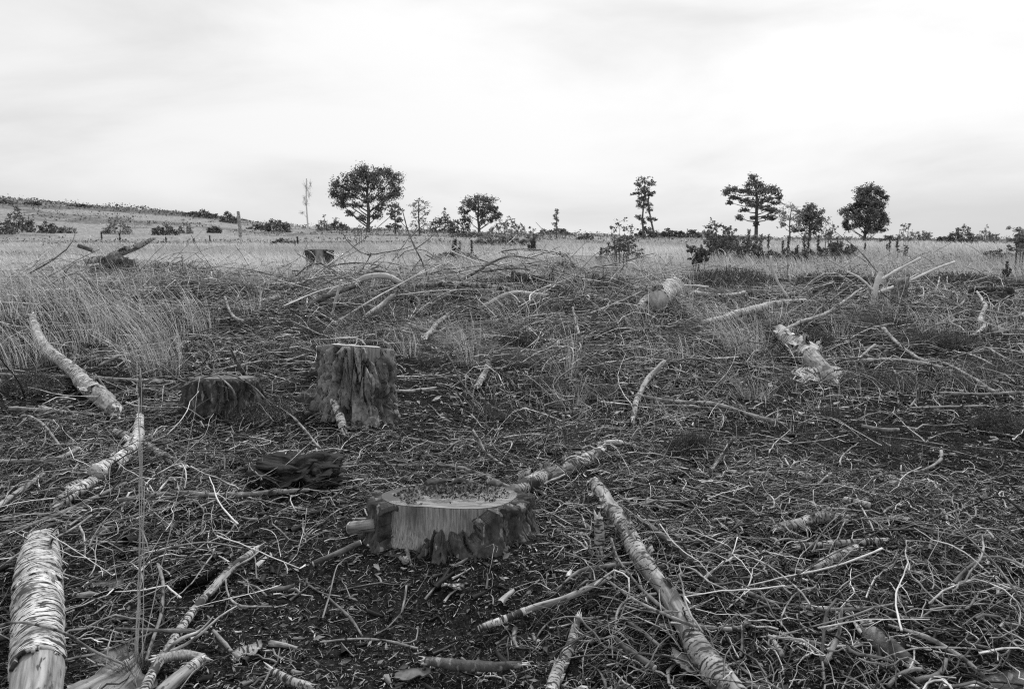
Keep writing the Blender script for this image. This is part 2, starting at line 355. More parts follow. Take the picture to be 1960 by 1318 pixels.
def flap(root, c, along, outv, w_, l_, curl=.5, mat='birch_bark', name='bark_flap', seed=0):
    """a curled sheet of bark with thickness and a ragged edge"""
    along = nrm(np.asarray(along, float)); outv = nrm(np.asarray(outv, float)); sd = nrm(np.cross(along, outv)); n, m = 12, 10; c = np.asarray(c)-np.array(root.location)
    U, V = np.meshgrid(np.linspace(-.5, .5, n), np.linspace(0, 1, m), indexing='ij')
    rag = .16*vnoise(U*9+seed, V*0+seed, 0, 8); edge = V*(1+rag*2); ang = curl*2.4*V; rad_ = w_/max(curl*2.4, .2)
    lx = np.sin(ang)*rad_; lz = (1-np.cos(ang))*rad_
    wv = .06*w_*vnoise(U*5, V*5+seed, 0, 3)
    base = c+along*(U*l_*(1+.25*vnoise(V*5, U*0+seed, 0, 2)))[..., None]+sd*((lx*(1+rag)))[..., None]+outv*((lz+wv))[..., None]
    t = .0035; v = np.concatenate([base.reshape(-1, 3), (base-outv*t).reshape(-1, 3)]); N1 = n*m
    I = np.arange(n-1)[:, None]*m+np.arange(m-1)[None]; q = np.stack([I, I+1, I+m+1, I+m], -1).reshape(-1, 4); q = np.concatenate([q, q[:, ::-1]+N1])
    bd = [i*m for i in range(n)]+[(n-1)*m+j for j in range(1, m)]+[i*m+m-1 for i in range(n-2, -1, -1)]+[j for j in range(m-2, 0, -1)]
    bd = np.array(bd); b2 = np.roll(bd, -1); q = np.concatenate([q, np.stack([b2, bd, bd+N1, b2+N1], -1)])
    bk = np.tile(np.stack([U*l_, V*w_, 0*U+seed], -1).reshape(-1, 3), (2, 1))
    return link(name, mesh(name, v, q, None, {'bk': bk, 'tone': np.full(len(v), .5)}, mat), root)
def log(label, path, bark='birch_bark', wk=.9, cover=((0, 1),), ends=('cut', 'torn'), name='birch_log', cat='log', S=28, step=.014, rough=.10, flaps=0, twigs=0, group=None, Y=None, tear=.05, wood='bare_wood', hole=.0, sink=0):
    pts, rad = worldpath(path, Y); rad = [a*wk for a in rad]; pts = [q-np.array([0, 0, sink]) for q in pts]; root = thing(name, label, cat, pts[0], group); org = np.array(root.location)
    core, p, r = tube_obj('bare_wood', pts, [a*.9 for a in rad], wood, root, S=S, step=step, rough=.16, knots=False, wob=.3)
    K = len(p); sd = float(rng.uniform(0, 90)); al = np.concatenate([[0], np.cumsum(np.linalg.norm(np.diff(p, axis=0), axis=1))]); T = al/al[-1]
    th = np.linspace(0, 2*np.pi, S, endpoint=False); A, TH = np.meshgrid(al, th, indexing='ij'); mr = r.mean()
    rel = (1/.9)*(1+rough*1.5*fbm(A/mr*.6+sd, np.cos(TH)*1.4, np.sin(TH)*1.4, 11, 3)+.07*fbm(A/mr*2.4+sd, np.cos(TH)*2.2, np.sin(TH)*2.2, 23, 3)+.04*np.maximum(0, vnoise(A/mr*6+sd, np.cos(TH)*.8, np.sin(TH)*.8, 29)))
    mean = nrm(p[-1]-p[0]); ref = np.array([0, 0, 1.]) if abs(mean[2]) < .8 else np.array([0, 1., 0]); ref = nrm(ref-mean*mean.dot(ref))
    v, q, at = tubes((p-org)[None], r[None], S, ref=ref, relief=rel[None])
    keep = np.zeros((K, S), bool); Tn = T[:, None]+.05*fbm(A*0+sd, np.cos(TH)*2, np.sin(TH)*2, 3, 3)*np.minimum(1, .3/al[-1]+.5)
    for a, b in cover: keep |= (Tn >= a-(.2 if a == 0 else 0)) & (Tn <= b+(.2 if b == 1 else 0))
    if hole: keep &= ~(fbm(A*9+sd, np.cos(TH)*1.1, np.sin(TH)*1.1, 41, 2) > hole)
    kq = keep[:-1] & keep[1:] & np.roll(keep, -1, 1)[:-1] & np.roll(keep, -1, 1)[1:]
    q = q[kq.ravel()]
    if len(q):      # the bark is a sheet with thickness: doubled inwards
        cen = np.repeat((p-org), S, 0); inn = cen+(v-cen)*.86; at['bk'] = np.tile(at['bk'], (2, 1)); n0 = len(v); v2 = np.vstack([v, inn])
        e = {}
        for f in q:
            for i in range(4):
                a_, b_ = int(f[i]), int(f[(i+1) % 4]); e[(a_, b_)] = e.get((a_, b_), 0)+1
        rim = [(a_, b_) for (a_, b_) in e if (b_, a_) not in e]; rim = np.array([[b_, a_, a_+n0, b_+n0] for a_, b_ in rim]).reshape(-1, 4)
        q2 = np.concatenate([q, q[:, ::-1]+n0, rim]) if len(rim) else q
        me = mesh('bark', v2, q2, None, at, bark); link('bark', me, root)
    for e_, idx in ((ends[0], 0), (ends[1], -1)):
        d = nrm(p[0]-p[1]) if idx == 0 else nrm(p[-1]-p[-2])
        if e_ == 'torn': spikes(root, p[idx], d, r[idx], n=int(9+r[idx]*200), ln=float(np.clip(r[idx]*1.3, .018, max(tear, .045))))
        elif e_ == 'cut':
            a = nrm(np.cross(d, [0.01, 0, 1.0])); b = np.cross(d, a); t = np.linspace(0, 2*np.pi, 24, endpoint=False); c = p[idx]-org+d*.003
            ring = c+(a*np.cos(t)[:, None]+b*np.sin(t)[:, None])*r[idx]*1.0; ring2 = ring-d*.008
            v3 = np.vstack([c, ring, ring2]); f3 = [[0, 1+j, 1+(j+1) % 24] for j in range(24)]; f4 = [[1+j, 25+j, 25+(j+1) % 24, 1+(j+1) % 24] for j in range(24)]
            link('cut_end', mesh('cut_end', v3, f4, f3, None, 'cut_wood_pale', smooth=False), root)
    for i in range(flaps):
        k = int(rng.uniform(.1, .9)*(K-2)); t = nrm(p[k+1]-p[k]); a = rng.uniform(-1.3, 1.3); s_ = nrm(np.cross(t, [0, 0, 1.0])); o_ = s_*math.sin(a)+np.array([0, 0, 1.0])*math.cos(a)
        flap(root, p[k]+o_*r[k]*1.02, t, o_, r[k]*rng.uniform(.8, 1.5), r[k]*rng.uniform(1.2, 2.6), rng.uniform(.3, .8), bark, seed=i*3.3+sd)
    if twigs: side_twigs(root, p, r, twigs, .18)
    return root, p, r
#@@SETTING
# ------------------------------------------------------------------ ground sheet
def fieldmask(x, y):
    d = np.hypot(x, y); px = 980+FPX*x/np.maximum(y, 1)
    edge = np.interp(px, [-200, 300, 600, 900, 1250, 1400, 1700, 1960], [10, 13.5, 13, 11, 13, 13.5, 14, 14])
    n = fbm(x*.35, y*.35, 0, 77, 3)+.35*fbm(x*2.5, y*1.2, 0, 78, 3)
    m = sm((d-edge+n*4.5)/4)
    return np.where(y > 0, m, 0)
def heathmask(x, y):
    d = np.hypot(x, y); px = 980+FPX*x/np.maximum(y, 1); n = fbm(x*.03, y*.10, 0, 55, 3)
    crest = sm((d-165+n*60)/18)*np.clip((560-px)/150, 0, 1)
    n = n+.45*fbm(x*.3, y*.5, 0, 57, 3); streak = sm((n-.10)/.15)*sm((d-24)/14)*.8
    mid = sm((fbm(x*.5, y*.5, 0, 91, 3)-.12)/.15)*sm((d-6)/2)*(1-sm((d-17)/3))*.9
    return np.clip(np.maximum(np.maximum(crest, streak), mid), 0, 1)
ang = np.concatenate([np.linspace(-180, -42, 28, endpoint=False), np.linspace(-42, 42, 350, endpoint=False), np.linspace(42, 180, 28, endpoint=False)])*math.pi/180
rr = np.concatenate([[.05, .6, 1.4, 2.2], np.geomspace(3.0, 760, 340)]); A_, R_ = np.meshgrid(ang, rr, indexing='ij')
GX, GY = R_*np.sin(A_), -3+R_*np.cos(A_); GZ = ground(GX, GY); na, nr = GX.shape
I = np.arange(na)[:, None]*nr+np.arange(nr-1)[None]; J = ((np.arange(na)+1) % na)[:, None]*nr+np.arange(nr-1)[None]
q = np.stack([I, I+1, J+1, J], -1).reshape(-1, 4)
g = link('ground', mesh('ground', np.stack([GX, GY, GZ], -1), q, None, {'field': fieldmask(GX, GY).ravel(), 'heath': heathmask(GX, GY).ravel()}, 'ground'))
tag(g, 'dark peaty clear-felled ground running into a pale grass heath and a low hill on the left', None, None, 'structure')

# ------------------------------------------------------------------ stumps
def stump(label, px, pbase, wpx, hpx, ovality=.8, bark='stump_bark', furrow=.03, flare=.35, tilt=(0, 0), bare=None, top='cut_wood', name='tree_stump', seed=1, topn=.01, lean=(0, 0), NT=150, NZ=40, freq=1.0, rot_=None, jag=.05):
    b0 = P(px, pbase); dep = depth(b0); R = .5*wpx*dep/FPX; Hh = hpx*dep/FPX; b0 = b0+np.array([0, R*ovality, 0]); b0[2] = ground(b0[0], b0[1])-.04; Hh += .04
    root = thing(name, label, 'stump', b0); th = np.linspace(0, 2*np.pi, NT, endpoint=False); zz = np.linspace(0, 1, NZ); Z, T = np.meshgrid(zz, th, indexing='ij')
    outl = 1+.07*np.sin(2*T+seed)+.05*np.sin(3*T+seed*2)+.03*np.sin(5*T+seed*3)
    lobes = np.maximum(0, np.sin(5*T+seed*1.7))**2*.35+np.maximum(0, np.sin(3*T+seed))**2*.3
    cx, sy = np.cos(T), np.sin(T)
    fl = flare*(1-Z)**2.6*(.5+lobes)
    def zt(x, y): return Hh+tilt[0]*x+tilt[1]*y
    Rw = R*outl*.90*(1+fl*.8); grain = 1+.012*fbm(cx*22, sy*22, Z*.7, seed, 2)
    xw, yw = Rw*cx*grain+lean[0]*Z, Rw*sy*grain*ovality+lean[1]*Z
    top_z = zt(xw, yw)
    v = np.stack([xw, yw, Z*top_z], -1)
    J = (np.arange(NT)+1) % NT; I0 = np.arange(NZ-1)[:, None]*NT; q = np.stack([I0+np.arange(NT), I0+J, I0+NT+J, I0+NT+np.arange(NT)], -1)
    link('wood', mesh('wood', v, q.reshape(-1, 4), None, None, 'stump_wood'), root)
    # sawn top
    M = 9; fr = np.linspace(1, .02, M); X = v[-1][None, :, 0]*fr[:, None]+lean[0]*(1-fr[:, None]); Y_ = v[-1][None, :, 1]*fr[:, None]+lean[1]*(1-fr[:, None])
    Zt = zt(X, Y_)+topn*fbm(X*9, Y_*30, 0, seed, 3)*(fr[:, None] < .97)+.0015
    It = np.arange(M-1)[:, None]*NT; qt = np.stack([It+np.arange(NT), It+J, It+NT+J, It+NT+np.arange(NT)], -1).reshape(-1, 4)
    link('cut_face', mesh('cut_face', np.stack([X, Y_, Zt], -1), qt, None, None, top), root)
    # bark: ridges and furrows
    f2 = fbm(cx*9*freq, sy*9*freq, Z*5*Hh/.42, seed+5, 3)
    Zn = Z; Z = Z*Hh/.42; wx = .35*fbm(cx*3, sy*3, Z*4, seed+1, 2); f1 = fbm(cx*3.4*freq+seed+wx, sy*3.4*freq+wx, Z*.8, seed+3, 2); f3 = fbm(cx*6*freq+9+wx, sy*6*freq, Z*1.6, seed+13, 2)
    crack = np.clip(1.15*np.exp(-(f1/.07)**2)+.7*np.exp(-(f3/.055)**2), 0, 1.25)
    th_ = furrow*(1.1-1.25*crack+.40*f2+.35*fbm(cx*26, sy*26, Z*12, seed+6, 3)+.7*fbm(cx*2.2, sy*2.2, Z*1.2, seed+8, 2))
    Z = Zn; keep = np.ones_like(T, bool)
    if bare is not None: keep = ~bare(T, Z+.03*f2)
    fade = np.where(keep, 1, 0)
    Rb = R*outl*(.93+fl)+th_; rag = 1-.0*T
    zs_ = 1.0; topdrop = jag*np.abs(fbm(cx*5, sy*5, 0, seed+9, 3))
    xb, yb = Rb*cx+lean[0]*Z, Rb*sy*ovality+lean[1]*Z; zb = Z*(zt(xb, yb)-topdrop*2)
    vb = np.stack([xb, yb, zb], -1); vi = np.stack([xw*.985, yw*.985, Z*top_z*.995], -1)
    kq = keep[:-1] & keep[1:] & np.roll(keep, -1, 1)[:-1] & np.roll(keep, -1, 1)[1:]; qb = q[kq]; n0 = NT*NZ
    e = set(); rim = []
    for f in qb:
        for i in range(4): e.add((int(f[i]), int(f[(i+1) % 4])))
    for a_, b_ in e:
        if (b_, a_) not in e: rim.append([b_, a_, a_+n0, b_+n0])
    link('bark', mesh('bark', np.vstack([vb.reshape(-1, 3), vi.reshape(-1, 3)]), np.concatenate([qb, np.array(rim)]), None, None, bark), root)
    return root, b0, R, Hh
def bare_front(T, Z):      # front face sawn clean, bark left at the foot on the right part
    a = np.degrees(T) % 360+7*fbm(Z*3, Z*0+2., T*0, 44, 3)+2.5*vnoise(Z*14, T*0, 0, 45)      # 270 = towards the camera
    f = (a > 213) & (a < 293); foot = .02+.50*sm((a-238)/16)+.07*vnoise(T*16, T*0, 0, 46)
    return f & (Z > foot)
S1, s1b, s1R, s1H = stump('wide low stump sawn flat in the centre foreground, front bare and pale between dark bark', 855, 1060, 296, 60, ovality=.82, bark='dark_bark', furrow=.040, flare=.22, jag=.03, tilt=(.015, -.105), bare=bare_front, seed=2.3, NT=380, NZ=60, topn=.006)
# moss and leftover bark along the far rim, bracket of pale fungus at the foot
def lump(root, name, c, sx, sy, sz, mat, seed=0, amp=.3, n=14):
    U, V = np.meshgrid(np.linspace(0, np.pi, n), np.linspace(0, 2*np.pi, 2*n, endpoint=False), indexing='ij')
    x, y, z = np.sin(U)*np.cos(V), np.sin(U)*np.sin(V), np.cos(U); k = 1+amp*fbm(x*2+seed, y*2, z*2, 5, 4)
    v = np.stack([x*k*sx, y*k*sy, z*k*sz], -1)+(np.asarray(c)-np.array(root.location) if root else 0)
    I = np.arange(n-1)[:, None]*2*n+np.arange(2*n); J = np.arange(n-1)[:, None]*2*n+(np.arange(2*n)+1) % (2*n); q = np.stack([I, J, J+2*n, I+2*n], -1).reshape(-1, 4)
    return link(name, mesh(name, v, q, None, {'bk': v, 'tone': np.full(v.size//3, .5)}, mat), root)
for i, (a0, a1, rr_) in enumerate(((118, 98, .016), (92, 72, .011), (60, 42, .010))):
    aa = np.radians(np.linspace(a0, a1, 6)); q_ = [s1b+np.array([math.cos(t_)*s1R*.93, math.sin(t_)*s1R*.78, s1H-.105*math.sin(t_)*s1R*.78+.006]) for t_ in aa]
    tube_obj('rim_bark', q_, np.full(6, rr_), 'dark_bark', S1, S=10, step=.006, rough=1.3, wob=1.2)
n_ = 3200; a_ = rng.uniform(0, 2*np.pi, n_); r_ = np.sqrt(rng.uniform(0, 1, n_))*.9; X_, Y2 = r_*np.cos(a_)*s1R*.9, r_*np.sin(a_)*s1R*.74
k_ = rng.uniform(-.5, 1, n_)+.5*vnoise(X_*14, Y2*25, 0, 71) < (Y2/(s1R*.74)); X_, Y2 = X_[k_], Y2[k_]
pos_ = np.stack([X_, Y2, s1H+.015*X_-.105*Y2+.004+rng.uniform(0, .004, len(X_))], -1)
DEB = (pos_, S1)
lump(S1, 'fungus', P(776, 1072, .012), .011, .010, .014, 'fungus', 4, .8, 18)
for px, py, s in ((905, 1066, .035), (962, 1058, .035), (995, 1040, .04), (722, 1055, .035)):
    lump(S1, 'root', P(px, py, -.012), s*.6, s, s*.8, 'dark_bark', px, .9, 22)
S2, s2b, s2R, s2H = stump('tall stump with deep furrowed bark in the left centre, taller than the low stumps around', 672, 806, 112, 134, ovality=.9, furrow=.06, flare=.40, jag=.14, tilt=(-.07, -.155), seed=5.1, NT=380, NZ=90, lean=(.02, 0), freq=1.1, bare=lambda T, Z: (np.degrees(T) % 360 > 300) & (np.degrees(T) % 360 < 340) & (Z > .82), top='cut_wood_pale')
for i in range(15):      # loose bark plates standing proud on the tall stump
    a = math.radians(rng.uniform(200, 345)); zf = rng.uniform(.1, .8)*s2H; c = s2b+np.array([math.cos(a)*s2R*1.03+.01, math.sin(a)*s2R*.95, zf])
    flap(S2, c, [rng.normal()*.08, 0, 1], [math.cos(a), math.sin(a), 0], .05, rng.uniform(.06, .16), .5, 'stump_bark', 'bark_plate', i*2.1)
for px, py, s in ((640, 800, .08), (700, 812, .07), (745, 800, .06), (600, 770, .09), (615, 720, .09)):
    lump(S2, 'root', P(px, py, .0), s, s*.8, s*1.0, 'dark_bark' if px < 650 else 'stump_bark', px, .7, 20)
stump('low dark stump under arching twigs, left of the tall furrowed stump', 410, 796, 135, 58, ovality=.8, bark='dark_bark', furrow=.035, flare=.25, tilt=(0, -.11), seed=8.2, NT=220, NZ=50)
stump('distant stump with dark bark and a pale broken middle at the edge of the grass', 608, 512, 46, 33, ovality=.8, bark='dark_bark', furrow=.06, flare=.1, seed=3.3, tilt=(0, -.06), NT=140, NZ=34, lean=(.0, 0), bare=lambda T, Z: (np.degrees(T) % 360 > 262) & (np.degrees(T) % 360 < 300) & (Z > .3), top='cut_wood_pale')
stump('low dark stump with a pale rim at the far right edge', 1916, 582, 72, 30, ovality=.8, bark='dark_bark', furrow=.04, flare=.15, tilt=(0, -.1), seed=6.4, NT=100, NZ=24, top='cut_wood_pale')
stump('narrow broken stump behind the upright forked branch on the right', 1724, 585, 20, 50, ovality=.8, bark='stump_bark', furrow=.03, flare=.2, seed=9.9, NT=80, NZ=30, tilt=(.5, .2))
stump('squat dark stump on top of the central brush pile', 1012, 562, 62, 30, ovality=.8, bark='dark_bark', furrow=.05, flare=.3, seed=4.7, NT=90, NZ=24, tilt=(-.15, 0))
q = ray(457, 447); Yp = 62.0
log('tall pale birch post standing in the field below the hill', [(460, 452, 7), (459, 435, 7), (457, 418, 7), (455, 404, 6)], Y=Yp, ends=('torn', 'cut'), name='birch_post', cat='post', wood='splinter_wood', S=14, step=.12, tear=.25)
# charred root lump
c = P(558, 925, .03); root = thing('charred_root', 'black rotten root lump lying above the sawn stump on its left', 'root', c)
lump(root, 'rotten_body', c+np.array([0, .06, .03]), .19, .09, .07, 'charred_wood', 12, 1.0, 44)
lump(root, 'rotten_body', c+np.array([.10, .03, .02]), .10, .08, .05, 'charred_wood', 31, 1.1, 36)
for i in range(7): flap(root, c+np.array([rng.uniform(-.16, .14), rng.uniform(-.04, .02), rng.uniform(.03, .08)]), [1, rng.normal()*.3, rng.normal()*.35], [rng.normal()*.3, -.6, .8], rng.uniform(.03, .06), rng.uniform(.08, .16), rng.uniform(.2, .7), 'charred_wood', 'rotten_shell', i*3.1)
c = P(375, 1112, .0); root = thing('hollow_bark', 'jet black hollow scrap of bark left of the foreground stump', 'bark', c)
flap(root, c+[0, 0, .01], [1, .1, .1], [0, -.6, .8], .07, .10, .9, 'charred_wood', 'bark_shell', 2); flap(root, c+[.03, .02, .01], [.8, .5, .5], [-.3, -.6, .8], .05, .08, .8, 'charred_wood', 'bark_shell', 5)

# ------------------------------------------------------------------ logs
log('big white birch log in the bottom left corner, its lower end stripped of bark', [(78, 1040, 62, .01), (74, 1100, 84, .01), (70, 1180, 92, .01), (66, 1250, 98, .01), (60, 1320, 104, .01), (50, 1420, 112, .0)], cover=((0, .36), (.375, .80)), ends=('torn', None), S=44, flaps=1, hole=.62, step=.010)
log('birch log with peeling bark on the left, lying under the long horizontal pole', [(62, 606, 15, .10), (72, 642, 20, .07), (92, 672, 24, .05), (135, 706, 26, .04), (168, 738, 34, .03), (200, 766, 42, .02), (222, 792, 34, .01)], cover=((.09, .55), (.58, .86)), ends=('torn', 'torn'), flaps=7, hole=.55)
log('thick crooked birch piece with one end raised, left foreground', [(268, 797, 16, .13), (262, 838, 24, .07), (235, 878, 32, .03), (185, 906, 36, .02)], ends=('torn', 'cut'), flaps=3, S=30)
log('short birch piece lying below the thick crooked one on the left', [(178, 922, 26), (145, 940, 28), (112, 962, 26)], ends=('cut', 'torn'), flaps=2)
log('thin birch piece slanting down to the right beside the tall grass stalks', [(222, 826, 14), (262, 840, 15), (305, 868, 17), (348, 892, 18)], bark='birch_mossy', ends=('torn', 'torn'))
log('long broken birch log sloping from the sawn stump down to the bottom edge', [(1138, 925, 26, .05), (1160, 962, 34, .05), (1196, 1012, 38, .04), (1228, 1072, 42, .03), (1270, 1122, 42, .03), (1302, 1180, 46, .03), (1330, 1236, 52, .02), (1382, 1300, 62, .02), (1412, 1350, 66, .01)], bark='birch_mossy', cover=((0, .13), (.30, .55), (.80, 1)), ends=('torn', None), flaps=9, S=36, hole=.42)
log('birch log with a splintered pale tip, just behind the right rim of the sawn stump', [(988, 938, 32, .02), (1030, 917, 34, .03), (1080, 898, 34, .03), (1120, 882, 28, .04), (1150, 862, 24, .05)], bark='birch_mossy', cover=((0, .33), (.6, .85)), ends=('cut', 'torn'), flaps=4, tear=.10)
log('short pale splintered piece above the torn log tip in the centre', [(1150, 848, 10), (1180, 846, 14), (1196, 848, 9)], cover=(), ends=('torn', 'torn'), name='broken_wood', wood='splinter_wood')
log('slim pale stick propped up behind the leaning central branch', [(1210, 805, 10, .02), (1218, 768, 12, .04), (1238, 728, 13, .08), (1272, 692, 11, .16)], cover=((0, .5),), ends=('torn', 'cut'), bark='birch_mossy')
log('curled white birch log with a torn lower end in the right middle distance', [(1494, 632, 18, .05), (1518, 655, 27, .05), (1552, 686, 33, .04), (1582, 714, 26, .02), (1602, 736, 13, .0)], cover=((0, .70),), ends=('torn', 'torn'), flaps=14, S=32, rough=.2, hole=.5, wk=1.2)
flap(bpy.data.objects['birch_log.%03d' % (sum(o_.name.startswith('birch_log') for o_ in bpy.data.objects)-1)], P(1560, 700, .10), [1, .35, .0], [-.5, -.8, .6], .20, .42, .35, 'birch_bark', seed=77)
r_, p_, q_ = log('cut birch log seen end on behind the centre, a knob above the round end', [(1260, 574, 40, .16), (1274, 562, 38, .16), (1288, 552, 34, .14)], ends=('cut', 'torn'), S=24, wk=1)
log('short birch piece leaning against the end on log', [(1226, 592, 22, .04), (1240, 574, 24, .12)], ends=('cut', 'torn'), flaps=2)
lump(r_, 'knob', p_[0]+np.array([.0, .06, q_[0]*1.15]), .07, .06, .06, 'birch_mossy', 3, .3)
log('pale birch log half buried in tall grass right of centre', [(1345, 618, 12), (1395, 606, 15), (1440, 592, 17), (1490, 582, 15), (1540, 576, 11)], ends=('cut', 'torn'), flaps=2)
Yu = float(P(200, 522)[1])
r_, p_, q_ = log('pale birch log sticking up from a dark root mass at the upper left', [(165, 500, 14), (200, 494, 17), (240, 479, 18, -.1), (275, 466, 13, -.2), (297, 457, 4, -.3)], Y=Yu, ends=('cut', 'torn'), flaps=4, twigs=4, step=.04)
c = P(165, 520, .05); root = thing('root_mass', 'dark tangled root mass under the raised pale log at the upper left', 'roots', c)
for i in range(5): lump(root, 'root_lump', c+np.array([rng.uniform(-.2, .7), rng.uniform(0, .3), rng.uniform(0, .15)]), .22, .16, .14, 'dark_bark', i*7, .8, 14)
log('short sawn stick crossing the raised pale log at the upper left', [(150, 470, 9), (178, 480, 9)], Y=Yu-.1, ends=('cut', 'cut'), bark='branch_bark', name='sawn_stick')
log('dark leaning log among the long grass at the upper left', [(160, 528, 12, .30), (190, 556, 14, .22), (232, 590, 16, .1)], bark='dark_bark', cover=((.25, 1),), ends=('torn', 'torn'), name='leaning_log')
log('stripped log arching over the central brush pile, front one of two', [(680, 552, 13, .10), (705, 542, 14, .2), (738, 540, 14, .22), (766, 553, 12, .12)], cover=(), ends=('torn', 'cut'), name='arched_log', wood='splinter_wood', sink=-.08)
log('darker log arching over the brush pile behind the stripped one', [(685, 548, 9, .14), (705, 526, 10, .3), (732, 522, 10, .32), (765, 548, 10, .16)], bark='branch_bark', ends=('torn', 'torn'), name='arched_log')
log('birch banded stick pointing left, in front of the long broken log', [(918, 1202, 15), (965, 1184, 15), (1020, 1163, 16), (1090, 1140, 15), (1162, 1108, 14, .04)], cover=((0, .38),), ends=('cut', 'torn'), name='birch_stick', S=20)
log('smooth round stick leaning on the left foot of the sawn stump', [(600, 1078, 12), (645, 1058, 12), (690, 1038, 12, .03)], bark='branch_bark', ends=('cut', 'cut'), name='round_stick', S=16)
log('mossy birch piece running off the bottom edge right of centre', [(1050, 1340, 28), (1072, 1275, 27), (1092, 1232, 22), (1108, 1180, 14)], bark='birch_mossy', ends=(None, 'torn'), flaps=3)
log('blotchy birch branch running from the bottom edge up to the black hollow bark', [(272, 1330, 22), (302, 1269, 20), (355, 1191, 18), (385, 1150, 17), (419, 1113, 17), (455, 1078, 17), (490, 1052, 14)], bark='birch_mossy', ends=(None, 'torn'), flaps=4, twigs=3, hole=.5)
log('split slab of grained wood at the bottom left beside the grass stalks', [(290, 1345, 34), (335, 1302, 32), (385, 1262, 24)], cover=((.65, .95),), ends=(None, 'torn'), name='split_slab', wood='bare_wood')
log('second split slab lying behind the first at the bottom left', [(300, 1262, 22), (345, 1252, 24), (390, 1258, 18)], cover=(), ends=('torn', 'torn'), name='split_slab', wood='stump_wood')
log('banded birch stick at the bottom edge left of centre', [(522, 1284, 15), (555, 1300, 17), (590, 1312, 15)], ends=('torn', 'torn'), name='birch_stick')
log('hollow birch stub half buried at the foot of the tall stump', [(600, 752, 15), (628, 764, 16)], ends=('torn', 'cut'), name='birch_stub')
log('thick birch stub leaning on the foot of the tall stump', [(640, 768, 17, .1), (650, 792, 19, .05), (656, 822, 17, .0)], ends=('torn', 'torn'), name='birch_stub')
log('small birch stub against the right front of the tall stump', [(702, 768, 13, .06), (716, 796, 15, .02)], ends=('torn', 'torn'), name='birch_stub')
log('broken birch branch at the base of the grass fan in the centre', [(915, 738, 14, .02), (928, 712, 13, .05), (936, 690, 11, .12), (942, 672, 9, .2)], cover=((.2, .55), (.65, 1)), ends=('torn', 'torn'))
log('curled birch bark tube lying on the brushwood right of centre', [(1488, 1010, 20), (1535, 1002, 24), (1565, 990, 24), (1618, 993, 22)], bark='birch_mossy', ends=('torn', 'torn'), flaps=4, hole=.4)
log('short sawn birch billet on the right, dark end facing right', [(1618, 955, 12), (1664, 966, 15)], ends=('cut', 'cut'), name='birch_billet')
log('pale round log under the brushwood on the right, behind the dark hollow one', [(1530, 1046, 14), (1600, 1040, 16), (1690, 1034, 15)], bark='birch_mossy', ends=('torn', 'torn'))
log('dark ended hollow log under the brushwood on the right', [(1565, 1084, 20), (1600, 1066, 22), (1640, 1050, 18)], bark='birch_mossy', ends=('cut', 'torn'))
log('broad slab of dark grained wood in the lower right', [(1660, 1190, 40, .0), (1700, 1222, 52, .0), (1745, 1255, 34, .0)], cover=(), ends=('torn', 'torn'), name='wood_slab', wood='stump_bark', sink=.02)
log('dark weathered slab lying across the bottom in front of the sawn stump', [(815, 1264, 18), (870, 1270, 22), (940, 1276, 22), (1000, 1272, 12)], bark='dark_bark', ends=('torn', 'torn'), name='wood_slab', S=16)
log('stub of pale wood projecting left from under the sawn stump', [(672, 1010, 30, .02), (720, 1005, 32, .03)], cover=(), ends=('cut', None), name='wood_stub')
log('smooth stick slanting down from the centre toward the mossy bottom log', [(1178, 1222, 12), (1215, 1252, 14), (1252, 1278, 13)], bark='branch_bark', ends=('cut', 'cut'), name='round_stick', S=14)
log('long dry stick lying beside the broken log on its right side', [(1222, 992, 10, .03), (1262, 1020, 13, .03), (1300, 1050, 14, .02), (1338, 1086, 15, .02), (1385, 1120, 12)], bark='branch_bark', ends=('torn', 'torn'), name='dry_stick', S=14, twigs=2)
log('short birch piece standing on end left of the long broken log', [(1150, 1050, 22, .0), (1148, 1018, 22, .05), (1146, 990, 18, .10)], bark='birch_mossy', ends=('torn', 'torn'))
log('pale chunk of wood in the far clearing left of the brush pile', [(505, 578, 14), (532, 568, 14)], cover=(), ends=('torn', 'torn'), name='wood_chunk')
log('pale forked root in the grass left of the grass fan', [(812, 648, 11), (835, 622, 12, .05), (858, 602, 9, .1)], cover=(), ends=('torn', 'torn'), name='root')
log('pale root lying flat left of the forked one in the middle', [(786, 622, 9), (815, 632, 11), (842, 636, 8)], cover=(), ends=('torn', 'torn'), name='root')
# pale bark sheets
def sheet(label, px, py, w_, l_, mat='birch_bark', curl=.5, az=0, name='bark_sheet', lift=.02, seed=0, tilt=.3):
    c = P(px, py, lift); root = thing(name, label, 'bark', c); a = math.radians(az)
    flap(root, c, [math.cos(a), math.sin(a), .1], [math.sin(a)*tilt, -abs(tilt), 1], w_, l_, curl, mat, 'sheet', seed); return root
sheet('big ragged sheet of smooth brown bark right of the large birch log', 175, 1290, .15, .17, 'bare_wood', .25, 60, seed=1)
sheet('torn bark sheet standing up behind the big ragged one at the bottom left', 205, 1245, .10, .12, 'stump_bark', .3, 35, seed=2, tilt=.8)
sheet('curled bark scrap in the hollow right of the large birch log', 200, 1110, .10, .14, 'dead_leaf', .5, 10, seed=3, tilt=.6)
sheet('papery bark sheet on the left near the grass tussock', 92, 632, .16, .25, 'birch_bark', .6, 20, seed=4)
sheet('smooth tongue of bark hanging below the torn birch log end', 180, 812, .12, .10, 'bare_wood', .3, 80, seed=5, tilt=1.2)
sheet('small pointed bark scrap standing left of the thick crooked birch', 212, 852, .07, .06, 'bare_wood', .3, 85, seed=6, tilt=1.5)
sheet('pale bark sheet in the low grass right of the centre', 1150, 640, .22, .26, 'birch_bark', .5, 10, seed=7)
sheet('curled bark tube lying right of the first pale bark sheet', 1178, 635, .16, .16, 'birch_bark', .9, 40, seed=8)
